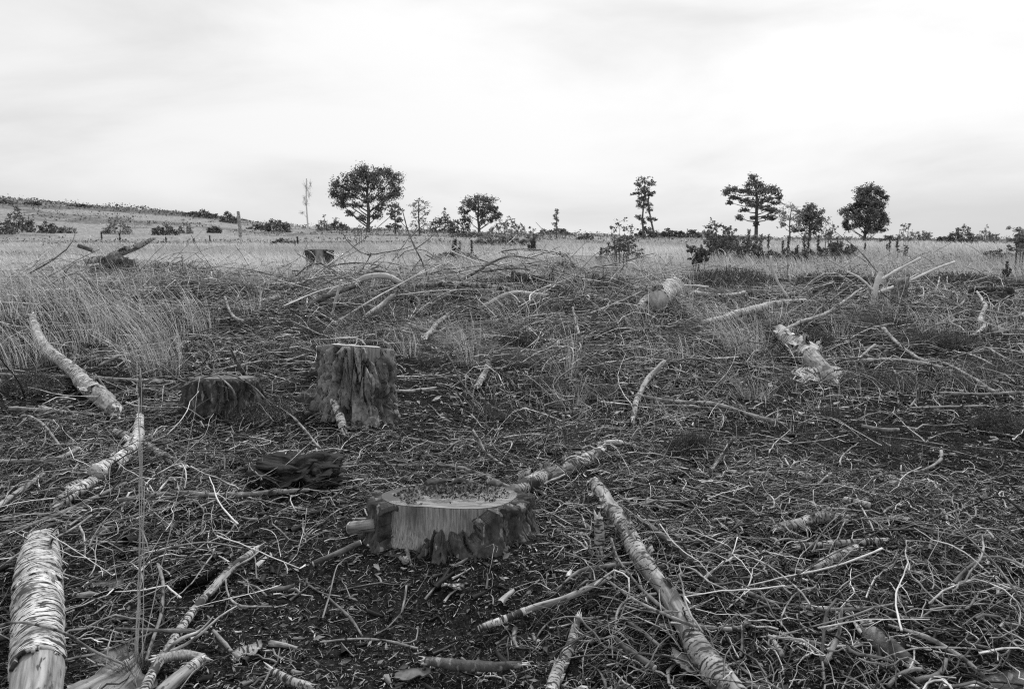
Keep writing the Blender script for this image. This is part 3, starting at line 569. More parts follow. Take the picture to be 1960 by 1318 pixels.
sheet('flaky bark sheet at the bottom between the slabs and the banded stick', 470, 1235, .07, .09, 'birch_mossy', .4, 30, seed=9)
sheet('pale flat wood chip in front of the dark slab at the bottom', 790, 1278, .04, .08, 'dead_leaf', .2, 5, seed=10)
sheet('crumbled pale bark on the soil below the sawn stump', 868, 1115, .035, .07, 'birch_mossy', .4, -10, seed=11)
sheet('grey bark scrap by the long log lower half', 1322, 1255, .09, .10, 'stump_bark', .5, -50, seed=12)
sheet('dark bark scrap at the far bottom right corner', 1900, 1290, .12, .16, 'dark_bark', .4, 10, seed=13)
sheet('light bark flake beside the white billet on the right', 1700, 985, .06, .12, 'birch_mossy', .3, 5, seed=14)
#@@BRANCHES
B = branch
B('long straight pole lying across the left side behind the big torn log', [(-30, 716, 9), (150, 722, 10), (250, 728, 11), (335, 731, 9)], wob=.1, tone=.6)
B('smooth stick below the long pole at the left edge', [(18, 782, 10), (90, 786, 11), (172, 794, 10)], tone=.5, wob=.1)
B('thin curved stick arching out of the litter on the left', [(32, 812, 5, .02), (46, 795, 6, .1), (80, 810, 6, .1), (122, 862, 5, .01)], tone=.8)
B('straight pale stick leaving the left edge above the crooked birch', [(-30, 882, 9), (60, 881, 9), (112, 878, 12), (150, 858, 12)], tone=.6)
B('pale stick pointing up to the right from the left edge', [(-30, 990, 12), (25, 948, 13), (82, 908, 11)], tone=.8, wob=.1)
B('long curved branch lying left of the sawn stump, its tip broken off', [(200, 962, 8), (270, 950, 10), (350, 942, 11), (395, 947, 11), (480, 945, 11), (592, 937, 9)], tone=.5, twigs=3)
B('long dark branch rising from the left edge towards the short birch piece', [(-20, 1030, 11), (60, 1004, 11), (140, 972, 11), (240, 925, 8)], tone=.25, twigs=3)
B('second dark stick parallel to the long one at the left edge', [(-20, 1052, 9), (60, 1018, 9), (120, 996, 8)], tone=.2)
B('thin twig reaching over the top of the large birch log', [(-10, 1092, 5, .04), (55, 1048, 6, .08), (120, 1022, 6, .08), (176, 986, 4, .08)], tone=.7)
B('thin twig lying across the bark of the large birch log', [(-10, 1198, 5, .11), (42, 1190, 5, .16), (120, 1210, 6, .12), (180, 1245, 6, .05), (244, 1274, 5, .02)], tone=.6)
B('knotty bent branch standing beside the tall grass stalks', [(303, 1080, 6, .09), (312, 1116, 8, .08), (309, 1170, 8, .05), (291, 1228, 8, .02), (280, 1262, 8)], tone=.5, twigs=2, tl=.08)
B('straight stick lying level across the blotchy birch branch', [(222, 1203, 6, .02), (300, 1205, 8, .05), (348, 1206, 9, .05), (398, 1210, 7, .04)], tone=.4)
B('short grey stick lower left, ending near the flaky bark sheet', [(408, 1206, 7), (430, 1232, 9), (455, 1258, 8)], tone=.6)
B('long thin twig curving behind the sawn stump', [(598, 884, 5), (680, 888, 5), (760, 890, 6), (860, 892, 7), (915, 905, 8), (960, 925, 8), (985, 936, 10, .04)], tone=.4, twigs=4)
B('pale split stick pointing at the right rim of the sawn stump', [(880, 945, 5), (935, 930, 7, .05), (985, 940, 6, .06)], tone=1)
B('smooth branch lying right of the centre, sloping down to the right', [(1222, 757, 8, .05), (1290, 768, 9, .04), (1370, 774, 10, .03), (1430, 792, 9), (1505, 812, 8)], tone=.6, twigs=3, wob=.15)
B('darker stick lying below the smooth sloping branch', [(1235, 775, 6), (1310, 778, 7), (1375, 782, 6)], tone=.2)
B('upright thin stick left of the splintered log tip', [(1080, 862, 6, 0), (1081, 830, 5, .10), (1078, 795, 6, .21)], tone=.8, wob=.15)
B('dark upright twig beside the upright thin stick', [(1042, 856, 5, 0), (1048, 820, 4, .1), (1052, 786, 3, .2)], tone=.1)
B('forked twig lying above the sawn stump in the centre', [(905, 822, 5, .14), (918, 845, 6, .08), (932, 868, 6, .03), (968, 892, 6)], forks=([(932, 868, 4, .03), (928, 840, 3, .12), (945, 818, 3, .18)],), tone=.8)
B('thin straight stalk standing in the bare patch above the forked twig', [(932, 822, 3, 0), (929, 775, 3, .18), (930, 740, 2, .35)], tone=.8)
B('pale stick lying right of the tall stump', [(752, 748, 8), (790, 748, 9), (835, 742, 7)], tone=.8, wob=.1)
B('bent pale stick below the right foot of the tall stump', [(772, 836, 4), (838, 848, 5), (856, 852, 5), (876, 845, 6)], tone=.8)
B('long twig sloping from the mound to the black root lump', [(560, 796, 5, .04), (590, 830, 6, .03), (612, 858, 5), (636, 876, 4)], tone=.7, twigs=3)
B('pale upright twig right of the black root lump', [(606, 908, 4, .0), (609, 880, 5, .06), (605, 858, 4, .1)], tone=.9)
B('dead spike leaning left of the low dark stump', [(442, 668, 4, .42), (460, 705, 9, .2), (482, 738, 12, .02)], tone=.2)
B('black upright post of rotten wood in front of the long pole', [(268, 718, 7, .26), (270, 760, 9, .12), (272, 800, 9, 0)], mat='dark_bark', tone=.1, name='rotten_post')
B('dark straight stick left of the rotten post across the long pole', [(186, 720, 4, .1), (205, 748, 6, .04)], tone=.0)
B('pale cut stick pointing up right behind the long pole', [(190, 700, 7, .02), (228, 680, 9, .08)], tone=.8)
B('arching twig hanging over the low dark stump', [(345, 742, 3, .15), (390, 722, 4, .3), (440, 716, 4, .32), (490, 745, 4, .15), (520, 780, 3, .02)], tone=.7, twigs=4, tl=.3)
B('second arching twig crossing in front of the low dark stump', [(395, 700, 3, .25), (445, 745, 4, .2), (450, 785, 3, .02)], tone=.9)
B('twig fan draped right of the low dark stump', [(500, 690, 4, .2), (430, 705, 4, .25), (380, 716, 4, .2), (300, 760, 5, .03)], tone=.6, twigs=6, tl=.25)
# right standing forked branch
Yk = P(1668, 586, 0)[1]
B('pale forked branch standing upright on the right with two long arms', [(1668, 586, 12), (1676, 552, 12), (1686, 520, 11)], Y=Yk, tone=1, wob=.1, name='standing_branch', mat='pale_bark',
  forks=([(1682, 538, 6), (1712, 520, 6), (1762, 493, 5)], [(1680, 560, 6), (1735, 540, 6), (1790, 515, 6), (1828, 501, 5)], [(1672, 556, 5), (1645, 532, 5), (1622, 520, 4)], [(1683, 522, 4), (1682, 505, 4), (1690, 508, 3)]))
B('tall bent branch standing on the horizon side, left of the forked one', [(1475, 490, 5), (1478, 512, 6), (1490, 542, 6), (1510, 572, 6)], Y=P(1510, 574)[1], tone=1, name='standing_branch', mat='pale_bark', wob=.1)
B('curly thin branch standing right of the tall bent one', [(1508, 505, 4), (1508, 530, 4), (1520, 545, 5), (1524, 530, 4), (1518, 560, 4)], Y=P(1518, 566)[1], tone=1, name='standing_branch', wob=.1)
B('leaning branch rising right above the curled white log', [(1495, 634, 9, .1), (1530, 618, 9, .12), (1570, 605, 10, .12), (1600, 588, 7, .16), (1650, 552, 5, .3)], tone=.8, twigs=4, tl=.25, forks=([(1572, 604, 6, .12), (1600, 592, 6, .12), (1618, 574, 5, .2)],))
B('dark twiggy branch leaning right, behind the forked branch', [(1560, 598, 5, .05), (1610, 560, 5, .2), (1655, 528, 4, .35)], tone=.1, twigs=7, tl=.3)
B('gnarled birch branch winding down at the right edge', [(1870, 558, 5, .3), (1886, 585, 9, .2), (1876, 610, 10, .1), (1884, 625, 8, .06), (1860, 645, 7, .0)], mat='birch_bark', tone=.8, twigs=3, tl=.3)
B('long twig sweeping through the stubble at the right', [(1745, 588, 5), (1810, 590, 6), (1825, 592, 6), (1845, 575, 5, .1), (1835, 550, 4, .25)], tone=.8, twigs=4, tl=.25)
B('pale thin stick at the right edge below the low stump', [(1892, 607, 4), (1945, 606, 5), (1975, 590, 4)], tone=.9)
B('long arching branch running off the right edge', [(1690, 628, 9, .1), (1722, 660, 7, .08), (1768, 690, 7, .04), (1810, 696, 7, .04), (1860, 722, 7), (1905, 752, 8)], tone=.6, twigs=5, tl=.3)
B('smooth pole lying right of the curled white log', [(1650, 690, 8), (1700, 688, 9), (1760, 694, 10), (1806, 704, 8)], tone=.8, wob=.12, twigs=2)
B('level stick at the right edge below the arching branch', [(1795, 752, 7), (1880, 754, 7), (1980, 750, 8)], tone=.6, wob=.1)
B('thin arch of a twig at the right edge above the level stick', [(1860, 672, 3), (1885, 664, 4, .1), (1915, 680, 4, .1), (1965, 706, 4, .02)], tone=.9)
B('broken stick lying left of the dark tuft on the right', [(1640, 690, 5), (1655, 676, 6, .05), (1674, 660, 5, .1)], tone=.9)
B('level pale stick in the dark middle ground on the right', [(1742, 780, 4), (1820, 778, 5), (1888, 776, 5)], tone=.9, wob=.1)
B('hooked twig standing on the level pale stick', [(1742, 778, 5, .0), (1756, 760, 5, .05), (1756, 744, 4, .12)], tone=1)
B('thick cut stick in the dark middle ground on the right', [(1650, 815, 9), (1690, 822, 10), (1720, 822, 8)], tone=.6)
B('white twig pointing up in the middle right foreground', [(1360, 900, 8), (1382, 872, 6, .05), (1405, 838, 5, .16)], mat='bare_wood', tone=1, forks=([(1378, 880, 4, .04), (1392, 850, 3, .1)],))
B('flat pale stick lying just below the white upright twig', [(1382, 900, 7), (1430, 904, 8), (1468, 907, 8)], tone=.9, wob=.1)
B('short upright pale twig in the brushwood on the right', [(1516, 932, 5, 0), (1520, 915, 5, .05), (1524, 902, 4, .1)], tone=1)
B('crooked branch winding between the leaves on the right', [(1720, 905, 4), (1765, 900, 6), (1800, 880, 7), (1802, 862, 5, .05)], tone=.6, twigs=3)
B('long sagging branch across the brushwood in the lower right', [(1425, 1130, 10), (1480, 1152, 9), (1560, 1164, 8), (1650, 1164, 8), (1735, 1152, 7)], tone=.6, twigs=5)
B('straight pale branch sloping down to the lower right corner', [(1700, 1195, 6), (1780, 1222, 9), (1840, 1258, 9), (1882, 1292, 7)], tone=.7, twigs=2)
B('thin bright twig running from the right edge past the corner branch', [(1870, 1175, 4), (1920, 1215, 4), (1975, 1258, 4)], tone=1)
B('pale stick standing up in front of the dark wood slab', [(1580, 1268, 11), (1598, 1230, 11, .03), (1610, 1195, 8, .06), (1611, 1160, 5, .1)], tone=.7)
B('short curved stick with two cut ends left of the dark wood slab', [(1472, 1216, 9), (1485, 1232, 11), (1498, 1254, 10)], tone=.8)
B('kinked stick below the dark wood slab', [(1620, 1228, 8, .05), (1632, 1248, 8), (1675, 1256, 8), (1712, 1266, 7)], tone=.7)
B('big loop of branch at the bottom right', [(1700, 1312, 10), (1722, 1290, 10, .03), (1755, 1278, 10, .04), (1780, 1286, 8)], tone=.6)
B('branch curling round the bottom right wood slab', [(1750, 1302, 10), (1790, 1294, 12), (1808, 1278, 12, .02), (1812, 1258, 9, .04)], tone=.3)
B('pale sweeping twig high in the brushwood on the right', [(1745, 982, 4), (1800, 985, 5), (1860, 966, 4), (1900, 950, 3)], tone=.9)
B('hooked twig at the right edge of the brushwood', [(1688, 985, 4), (1700, 972, 5, .03), (1725, 965, 4)], tone=.9)
B('long bent stick at the bottom edge right of the broken log', [(1395, 1298, 6), (1450, 1315, 6), (1520, 1335, 7)], tone=.8)
B('bright curled twig rising beside the foot of the broken log', [(1372, 1318, 4), (1372, 1290, 5, .03), (1384, 1264, 4, .06)], tone=1)
B('dark twig springing from the broken log to the lower left', [(1170, 1030, 5, .06), (1185, 1072, 6, .08), (1232, 1130, 7, .07), (1290, 1182, 7, .05)], tone=.2)
B('pale branch crossing the lower half of the broken log', [(1165, 1112, 6, .03), (1220, 1150, 7, .07), (1290, 1182, 8, .12), (1340, 1198, 8, .06), (1425, 1205, 8, .02)], tone=.7)
B('curved branch arching from the banded stick toward the broken log', [(1065, 1128, 4, .02), (1110, 1092, 8, .04), (1160, 1083, 9, .05), (1210, 1076, 7, .07)], tone=.4, twigs=3)
B('looped twig left of the broken log', [(1178, 1212, 5), (1182, 1170, 6, .04), (1205, 1145, 6, .06), (1255, 1136, 5, .04)], tone=.6)
B('stick lying parallel under the looped twig', [(1190, 1180, 8), (1225, 1205, 9), (1265, 1238, 9)], tone=.2)
B('twig pointing down in the soil in front of the sawn stump', [(768, 1172, 4), (775, 1145, 5, .03), (778, 1120, 4, .06)], tone=.9)
B('dark thin stick lying in the soil left of the stump hollow', [(628, 1142, 5), (670, 1182, 6), (694, 1218, 4)], tone=.3, twigs=2, tl=.1)
B('long thin twig along the bottom in front of the stump hollow', [(612, 1228, 4), (680, 1222, 5), (740, 1226, 5), (800, 1240, 4)], tone=.7, forks=([(770, 1230, 4), (795, 1225, 4), (800, 1198, 3, .04)],))
B('curved pale twig lying right of the blotchy birch branch', [(432, 1108, 4, .03), (436, 1135, 5, .01), (458, 1158, 5), (520, 1160, 4)], tone=1)
B('small rubbed twig near the curved pale one', [(455, 1112, 4), (490, 1122, 4), (510, 1140, 4)], tone=.7)
B('bare pole lying far behind in the grass right of centre', [(1050, 492, 4), (1100, 489, 5), (1148, 490, 5)], tone=1, mat='pale_bark', twigs=3, tl=.4)
B('white birch stick in the grass behind the end on log', [(1290, 545, 4), (1330, 547, 5), (1356, 549, 4)], mat='pale_bark')
Yk = P(828, 562)[1]
B('tall dead sapling leaning left across the field in the centre', [(832, 566, 5), (812, 510, 4), (795, 475, 4), (782, 445, 3), (770, 402, 2)], Y=Yk, tone=.5, name='dead_sapling', cat='sapling', wob=.1,
  forks=([(796, 476, 3), (815, 462, 2), (832, 448, 2)], [(806, 495, 3), (790, 515, 2), (783, 535, 2)], [(786, 455, 2), (800, 440, 2), (812, 430, 1.5)], [(779, 438, 2), (768, 425, 1.5)]))
B('long arching branch springing right from the brush pile', [(862, 552, 5), (905, 525, 5), (945, 500, 4), (980, 490, 3.5), (1025, 496, 2.5)], Y=P(862, 562)[1], tone=.4, wob=.1)
log('long pale log lying along the top of the brush pile, right of the arches', [(790, 548, 9, .12), (870, 543, 11, .22), (960, 552, 11, .22), (1032, 575, 9, .08)], bark='birch_mossy', ends=('torn', 'torn'), twigs=4)
log('thick dark bough on the left flank of the brush pile', [(578, 592, 13, .05), (625, 566, 13, .2), (680, 546, 10, .3)], bark='branch_bark', ends=('torn', 'torn'), name='bough', twigs=4)
log('pale bough crossing the right end of the brush pile', [(925, 585, 9, .08), (985, 560, 10, .22), (1045, 566, 8, .14)], cover=(), ends=('torn', 'torn'), name='bough', wood='splinter_wood', twigs=3)
log('stout pale piece leaning on the front of the brush pile', [(700, 606, 12, .02), (735, 580, 12, .15), (752, 566, 10, .25)], cover=(), ends=('torn', 'torn'), name='bough', wood='splinter_wood')
log('broken pale log in the stubble right of the end on log', [(1330, 560, 9), (1385, 566, 11), (1425, 560, 8)], ends=('torn', 'torn'), flaps=2)
B('pale stick propped upright on the left of the brush pile', [(636, 601, 6, .0), (645, 565, 6, .25), (653, 536, 5, .45)], tone=1, mat='pale_bark', wob=.05)
B('thick dark pole crossing the brush pile to the left', [(765, 552, 7, .2), (800, 575, 8, .1), (795, 598, 9, .02)], tone=.3)
B('dark leaning pole joining the brush pile in the centre', [(797, 600, 8, .02), (835, 578, 8, .1), (870, 556, 7, .2)], tone=.3)
B('grey stick at the right foot of the brush pile', [(1096, 588, 5, .2), (1102, 612, 6, .1), (1108, 640, 7)], tone=.9, twigs=2)
B('forked pale branch in the middle distance right of the brush pile', [(1130, 600, 5), (1180, 580, 6, .08), (1228, 558, 5, .16)], tone=1, forks=([(1160, 590, 4, .04), (1175, 560, 3, .2)],), twigs=3)
B('bent stick in the clearing far left of the brush pile', [(430, 568, 5, .1), (440, 595, 5, .04), (450, 608, 7), (465, 614, 7)], tone=1)
B('hooked branch lying in the clearing at the upper left', [(70, 500, 4, .1), (92, 480, 4, .2)], tone=.8)
B('pale stick lying above the tall stump', [(520, 672, 6), (545, 668, 7), (570, 664, 6)], tone=.9)
B('long twig running behind the top of the tall stump', [(450, 640, 4), (510, 655, 4), (560, 662, 4), (600, 672, 4)], tone=.6, twigs=2)
B('wavy pale twig on the ground behind the tall stump', [(610, 650, 4), (680, 648, 4), (700, 660, 4)], tone=.9)
B('stick lying flat in the clearing right of the dark tuft', [(720, 632, 4), (760, 632, 5), (792, 638, 4)], tone=.9)
#@@VEG
# ------------------------------------------------------------------ grass
def blades(cx, cy, n, hgt, spread, lean, base_r, width, K=6, droop=.5, zoff=0):
    a = rng.uniform(0, 2*np.pi, n); rr_ = base_r*np.sqrt(rng.uniform(0, 1, n)); x0 = cx+rr_*np.cos(a); y0 = cy+rr_*np.sin(a); z0 = ground(x0, y0)-.01+zoff
    hh = hgt*rng.uniform(.4, 1.12, n); out = np.stack([np.cos(a), np.sin(a)], -1)*spread*rng.uniform(.1, 1, n)[:, None]+rng.normal(size=(n, 2))*.16*spread+rng.normal(size=(n, 2))*.04
    ln = np.array(lean)*(rng.uniform(.2, 1.5, n)-.5*(rng.uniform(0, 1, n) < .08))[:, None]; t = np.linspace(0, 1, K)
    hor = (out*hh[:, None])[:, None]*t[None, :, None]+(ln*hh[:, None])[:, None]*(t**2)[None, :, None]
    dr = droop*rng.uniform(.2, 1, n)
    z = hh[:, None]*(t[None]-dr[:, None]*.45*t[None]**2.6)
    wig = (fbm(rng.uniform(0, 100, n)[:, None]+t*2, t*0+1., 0, 3, 1))*hh[:, None]*.025
    p = np.stack([x0[:, None]+hor[..., 0]+wig, y0[:, None]+hor[..., 1], z0[:, None]+z], -1)
    w_ = width*(1-t*.75)[None]*rng.uniform(.6, 1.2, n)[:, None]; return p, w_
def tuft(label, px, py, hpx, n=160, spread=.5, lean=(-.3, 0), wpx=30, mat='grass_straw', droop=.5, width=None, name='grass_tussock', tone=.5, cat='grass tussock', under=True):
    c = P(px, py); dep = depth(c); h = hpx*dep/FPX; wd = width or max(.0022, dep*.00052); root = thing(name, label, cat, c)
    n = int(n*(.42 if mat == 'grass_straw' else .9)); p, w_ = blades(c[0], c[1], n, h, spread, lean, wpx*.62*dep/FPX, wd, 7, droop)
    if mat == 'grass_straw':      # seed heads
        w_[:, 4:6] *= np.where(rng.uniform(0, 1, n) < .35, 2.6, 1)[:, None]
    v, q, at = ribbons(p-c, w_, np.clip(rng.normal(tone-.02, .38, len(p)), 0, 1.3))
    link('blades', mesh('blades', v, q, None, at, mat, smooth=False), root)
    if under:
        p, w_ = blades(c[0], c[1], n, h*.32, 1.1, (0, 0), wpx*.55*dep/FPX, wd*1.3, 5, 1.0); v, q, at = ribbons(p-c, w_, np.clip(rng.normal(.3, .3, len(p)), 0, 1))
        link('leaf_cushion', mesh('leaf_cushion', v, q, None, at, 'grass_green', smooth=False), root)['kind'] = 'stuff'
    return root
G = tuft
G('tallest pale grass tussock on the left, bent over to the left', 305, 718, 225, 420, .25, (-.55, 0), 75)
G('pale grass tussock left of the tallest one, same bend', 170, 655, 170, 330, .35, (-.5, 0), 80)
G('tall grass leaning in from the left edge above the long pole', 40, 700, 170, 260, .35, (-.45, 0), 90)
G('grass tussock at the left edge behind the peeling log', 15, 605, 110, 260, .4, (-.3, 0), 80)
G('slender grass tussock right of the tallest one', 395, 640, 110, 170, .3, (-.4, 0), 35)
G('fine grass tussock left of the raised pale log foot', 260, 560, 70, 200, .4, (-.3, 0), 60)
G('narrow grass tuft between the two left tussocks', 235, 620, 90, 160, .4, (-.5, 0), 50)
G('grass tuft in front of the dark leaning log', 120, 590, 90, 200, .4, (-.35, 0), 70)
G('upright grass tussock behind the brush pile beside the dead sapling', 795, 572, 100, 200, .3, (-.1, 0), 34)
G('grass tussock growing through the left part of the brush pile', 715, 585, 70, 140, .4, (-.4, 0), 30)
G('tall grass fan with arching stalks in the centre', 895, 700, 125, 170, .6, (-.25, 0), 34, droop=1)
G('loose grass fan right of the arching stalks', 1085, 720, 130, 130, .55, (-.15, 0), 34)
G('bushy tussock with dark cushion near the centre', 1090, 775, 60, 240, 1.0, (-.1, 0), 40, tone=.2)
G('pale tussock left of the end on log', 1120, 570, 60, 190, .4, (-.4, 0), 32)
G('tall pale tussock leaning left over the end on log', 1300, 600, 110, 330, .3, (-.75, 0), 55)
G('wide tussock with stalks leaning far to the left, right of centre', 1425, 680, 130, 420, .35, (-.65, 0), 60)
G('dark cushioned tussock under the leaning stalks right of centre', 1440, 762, 60, 260, .9, (-.2, 0), 50, tone=.2)
G('small pale tussock on the grass edge left of the arching branch', 1035, 545, 50, 150, .5, (-.3, 0), 50)
G('thin grass round the foot of the standing forked branch', 1700, 600, 90, 120, .35, (-.2, 0), 40)
G('dark tuft right of the curled white log', 1735, 640, 36, 160, .6, (0, 0), 34, tone=.0, mat='grass_green')
G('feathery tussock in front of the pale half buried log', 1370, 620, 60, 240, .5, (-.5, 0), 60)
G('grass tuft at the right end of the half buried log', 1480, 610, 45, 160, .6, (-.3, 0), 40)
G('sparse grass tuft at the right edge above the arching branch', 1935, 700, 60, 120, .8, (-.1, 0), 60, tone=.2)
G('loose wispy grass in front of the raised pale log', 330, 600, 80, 150, .5, (-.35, 0), 110)
G('wispy grass left of the far clearing', 90, 545, 60, 220, .5, (-.3, 0), 120)
G('wispy grass behind the tallest tussock on the left', 330, 650, 120, 200, .4, (-.5, 0), 80)
G('straggling grass between the peeling log and the low stump', 110, 700, 120, 120, .5, (-.6, 0), 70)
G('wispy grass left of the propped pale stick', 560, 540, 60, 170, .5, (-.2, 0), 60)
G('wispy grass right of the central brush pile', 1000, 620, 80, 120, .5, (-.3, 0), 70)
G('wispy grass below the end on log', 1210, 640, 70, 150, .5, (-.5, 0), 80)
G('wispy grass far right beyond the arching branch', 1830, 640, 60, 120, .5, (-.2, 0), 90)
G('wispy pale grass at the foot of the leafy sapling', 1240, 540, 50, 180, .5, (-.4, 0), 70)
G('pale grass mound before the dark shoots on the right', 1500, 530, 44, 320, .5, (-.4, 0), 110)
G('pale grass mound below the biggest pine seedling', 1640, 540, 40, 240, .5, (-.3, 0), 80)
for px, py, hp, m_, lab in ((780, 680, 46, 0, 'thin pale tuft right of the tall stump top'), (1010, 700, 40, 1, 'dark green tuft right of the central grass fan'), (1150, 760, 40, 1, 'dark green tuft right of the bushy tussock'), (1300, 700, 60, 0, 'pale tuft above the smooth sloping branch'),
        (1520, 740, 36, 1, 'dark green tuft left of the curled log tip'), (1600, 650, 50, 0, 'pale tuft behind the curled white log'), (1660, 620, 40, 1, 'dark green tuft below the standing forked branch'), (1780, 640, 56, 0, 'pale tuft above the long arching branch'), (1840, 740, 36, 1, 'dark green tuft above the level stick on the right'),
        (1560, 850, 30, 1, 'dark tuft in front of the tip of the sloping branch'), (1700, 860, 28, 1, 'dark tuft below the thick cut stick'), (960, 590, 60, 0, 'pale tuft on the right of the central brush pile'), (640, 560, 50, 0, 'pale tuft behind the propped pale stick'), (480, 600, 60, 0, 'pale tuft in the left clearing by the bent stick'),
        (540, 740, 26, 1, 'dark tuft between the low stump and the tall stump'), (1240, 620, 60, 0, 'pale tuft below the end on log, right of the wispy grass'), (1330, 640, 36, 1, 'dark green tuft left of the wide leaning tussock'), (860, 610, 40, 1, 'dark green tuft at the foot of the brush pile'), (1930, 640, 50, 0, 'pale tuft right of the gnarled birch branch')):
    G(lab, px, py, hp*1.2, 150 if m_ == 0 else 240, .5 if m_ == 0 else 1.0, (-.3, 0) if m_ == 0 else (-.05, 0), 40, mat='grass_green' if m_ else 'grass_straw', tone=.45, under=m_ == 0, name='grass_tuft', cat='grass tuft')
G('sparse stalks on the bare ground in the centre right', 1230, 700, 110, 60, .5, (-.5, 0), 40, under=False)
for i, (px, py, hp, lab) in enumerate([(718, 612, 42, 'round dark green tuft right above the tall stump'), (562, 628, 24, 'small dark tuft in the clearing, left one of a close pair'), (598, 640, 22, 'small dark tuft in the clearing, right one of a close pair'),
        (495, 682, 24, 'small dark tuft left of the tall stump'), (566, 690, 20, 'tiny dark tuft touching the left side of the tall stump'), (955, 800, 28, 'dark tuft on bare soil below the centre'), (1105, 850, 50, 'broad dark tuft behind the upright thin stick'),
        (820, 700, 30, 'low dark tuft right of the tall stump'), (1160, 712, 28, 'low dark tuft right of the bushy tussock'), (765, 668, 18, 'tiny dark tuft above the right shoulder of the tall stump'), (1590, 800, 26, 'low dark tuft below the curled white log'),
        (330, 570, 28, 'dark tuft in the left clearing'), (1000, 860, 30, 'shaggy dark tuft above the forked twig'), (1500, 690, 22, 'dark tuft left of the curled white log'), (1180, 650, 40, 'dark tuft in front of the end on log'), (1895, 720, 40, 'dark tuft at the right edge')]):
    G(lab, px, py, hp*1.35, 300, 1.0, (-.05, 0), hp*.9, mat='grass_green', tone=.3, under=False, name='grass_tuft', cat='grass tuft')
def heather(label, px, py, wpx, hpx, n=700, name='heather_clump', cat='heather'):
    c = P(px, py); dep = depth(c); R = wpx*.5*dep/FPX; h = hpx*dep/FPX; root = thing(name, label, cat, c)
    a = rng.uniform(0, 2*np.pi, n); r = R*np.sqrt(rng.uniform(0, 1, n)); x, y = c[0]+r*np.cos(a), c[1]+r*np.sin(a)*.8; dome = h*(1-.7*(r/R)**2); z0 = ground(x, y)
    K = 4; t = np.linspace(0, 1, K); lx, ly = rng.normal(size=n)*.35, rng.normal(size=n)*.35
    top = dome*rng.uniform(.5, 1.15, n); p = np.stack([x[:, None]+lx[:, None]*top[:, None]*t, y[:, None]+ly[:, None]*top[:, None]*t, z0[:, None]+top[:, None]*t], -1)-c
    r0 = max(.0012, dep*.0003); v, q, at = ribbons(p, np.full((n, K), r0*2.2)*np.array([1, .9, .8, .5]), rng.uniform(0, .5, n)); link('stems', mesh('stems', v, q, None, at, 'heather'), root)['kind'] = 'stuff'
    m = n*7; k = rng.integers(0, n, m); tt = rng.uniform(.25, 1, m); pos = p[k, 0]+(p[k, -1]-p[k, 0])*tt[:, None]; s = max(.004, dep*.0012)
    leaf_mesh('sprigs', pos+rng.normal(size=(m, 3))*s*.7, s*rng.uniform(.6, 1.3, m), 'heather', root, rng.uniform(0, 1, m)); return root
def leaf_mesh(name, pos, size, mat, root, tone, asp=.45):
    n = len(pos); d = nrm(rng.normal(size=(n, 3))); e = nrm(np.cross(d, rng.normal(size=(n, 3)))); s = np.asarray(size)[:, None]
    v = np.stack([pos-d*s, pos+e*s*asp, pos+d*s, pos-e*s*asp], 1).reshape(-1, 3); q = np.arange(4*n).reshape(-1, 4)
    return link(name, mesh(name, v, q, None, {'tone': np.repeat(tone, 4)}, mat, smooth=False), root)
heather('bushy heather cushion with a black gap below it, right of the splintered log tip', 1325, 872, 110, 48, 1500)
heather('heather patch behind the peeling birch log on the left', 60, 752, 130, 42, 1200)
heather('heather patch in front of the smooth pole on the right', 1690, 735, 200, 24, 1100)
heather('dark heather along the right edge', 1915, 820, 110, 34, 1000)
heather('heather cushion below the bushy tussock in the centre', 1040, 745, 110, 24, 700)
heather('heather mound below the broken birch branch in the centre', 1000, 660, 90, 30, 700)
heather('heather growing on the mound left of the tall stump', 500, 800, 130, 30, 900)
heather('heather cushion in the middle distance on the right', 1560, 660, 90, 26, 600)
heather('wide heather patch in the right middle distance', 1800, 660, 160, 26, 900)
heather('heather clump behind the forked pale branch', 1150, 560, 130, 40, 900)
heather('heather clump left of the leafy sapling', 1075, 525, 80, 26, 500)
heather('heather between the tall bent branch and the field', 1400, 545, 180, 34, 900)
heather('heather patch beyond the standing forked branch', 1600, 545, 160, 28, 800)
heather('heather at the right edge beyond the low stump', 1850, 545, 170, 24, 700)
heather('heather clump left of the brush pile', 560, 560, 110, 18, 500)
heather('low heather along the far left clearing', 330, 520, 150, 18, 500)
dq = leaf_mesh('moss_crumbs', DEB[0], rng.uniform(.002, .008, len(DEB[0])), 'dark_bark', DEB[1], rng.uniform(0, 1, len(DEB[0])), .6); dq['kind'] = 'stuff'
# tall single stalks close to the camera
c = P(262, 1285); root = thing('grass_stalks', 'bundle of tall thin grass stalks rising in the left foreground', 'grass stalks', c)
for px, py in ((262, 690), (268, 705), (272, 850), (265, 760), (385, 722), (276, 930)):
    e = PD(px, py, c[1]+.05+(.25 if px > 300 else 0)); m = (c+e)/2+np.array([.006, 0, 0]); tube_obj('stalk', [c+rng.normal(size=3)*.006, m, e], [.0012, .0010, .0006], 'grass_straw', root, S=5, step=.05, tone=.6, wob=2)
p, w_ = blades(c[0], c[1], 150, .10, .9, (0, 0), .025, .003, 5, 1); v, q, at = ribbons(p-c, w_, rng.uniform(0, 1, 150)); link('leaf_cushion', mesh('leaf_cushion', v, q, None, at, 'grass_green', smooth=False), root)

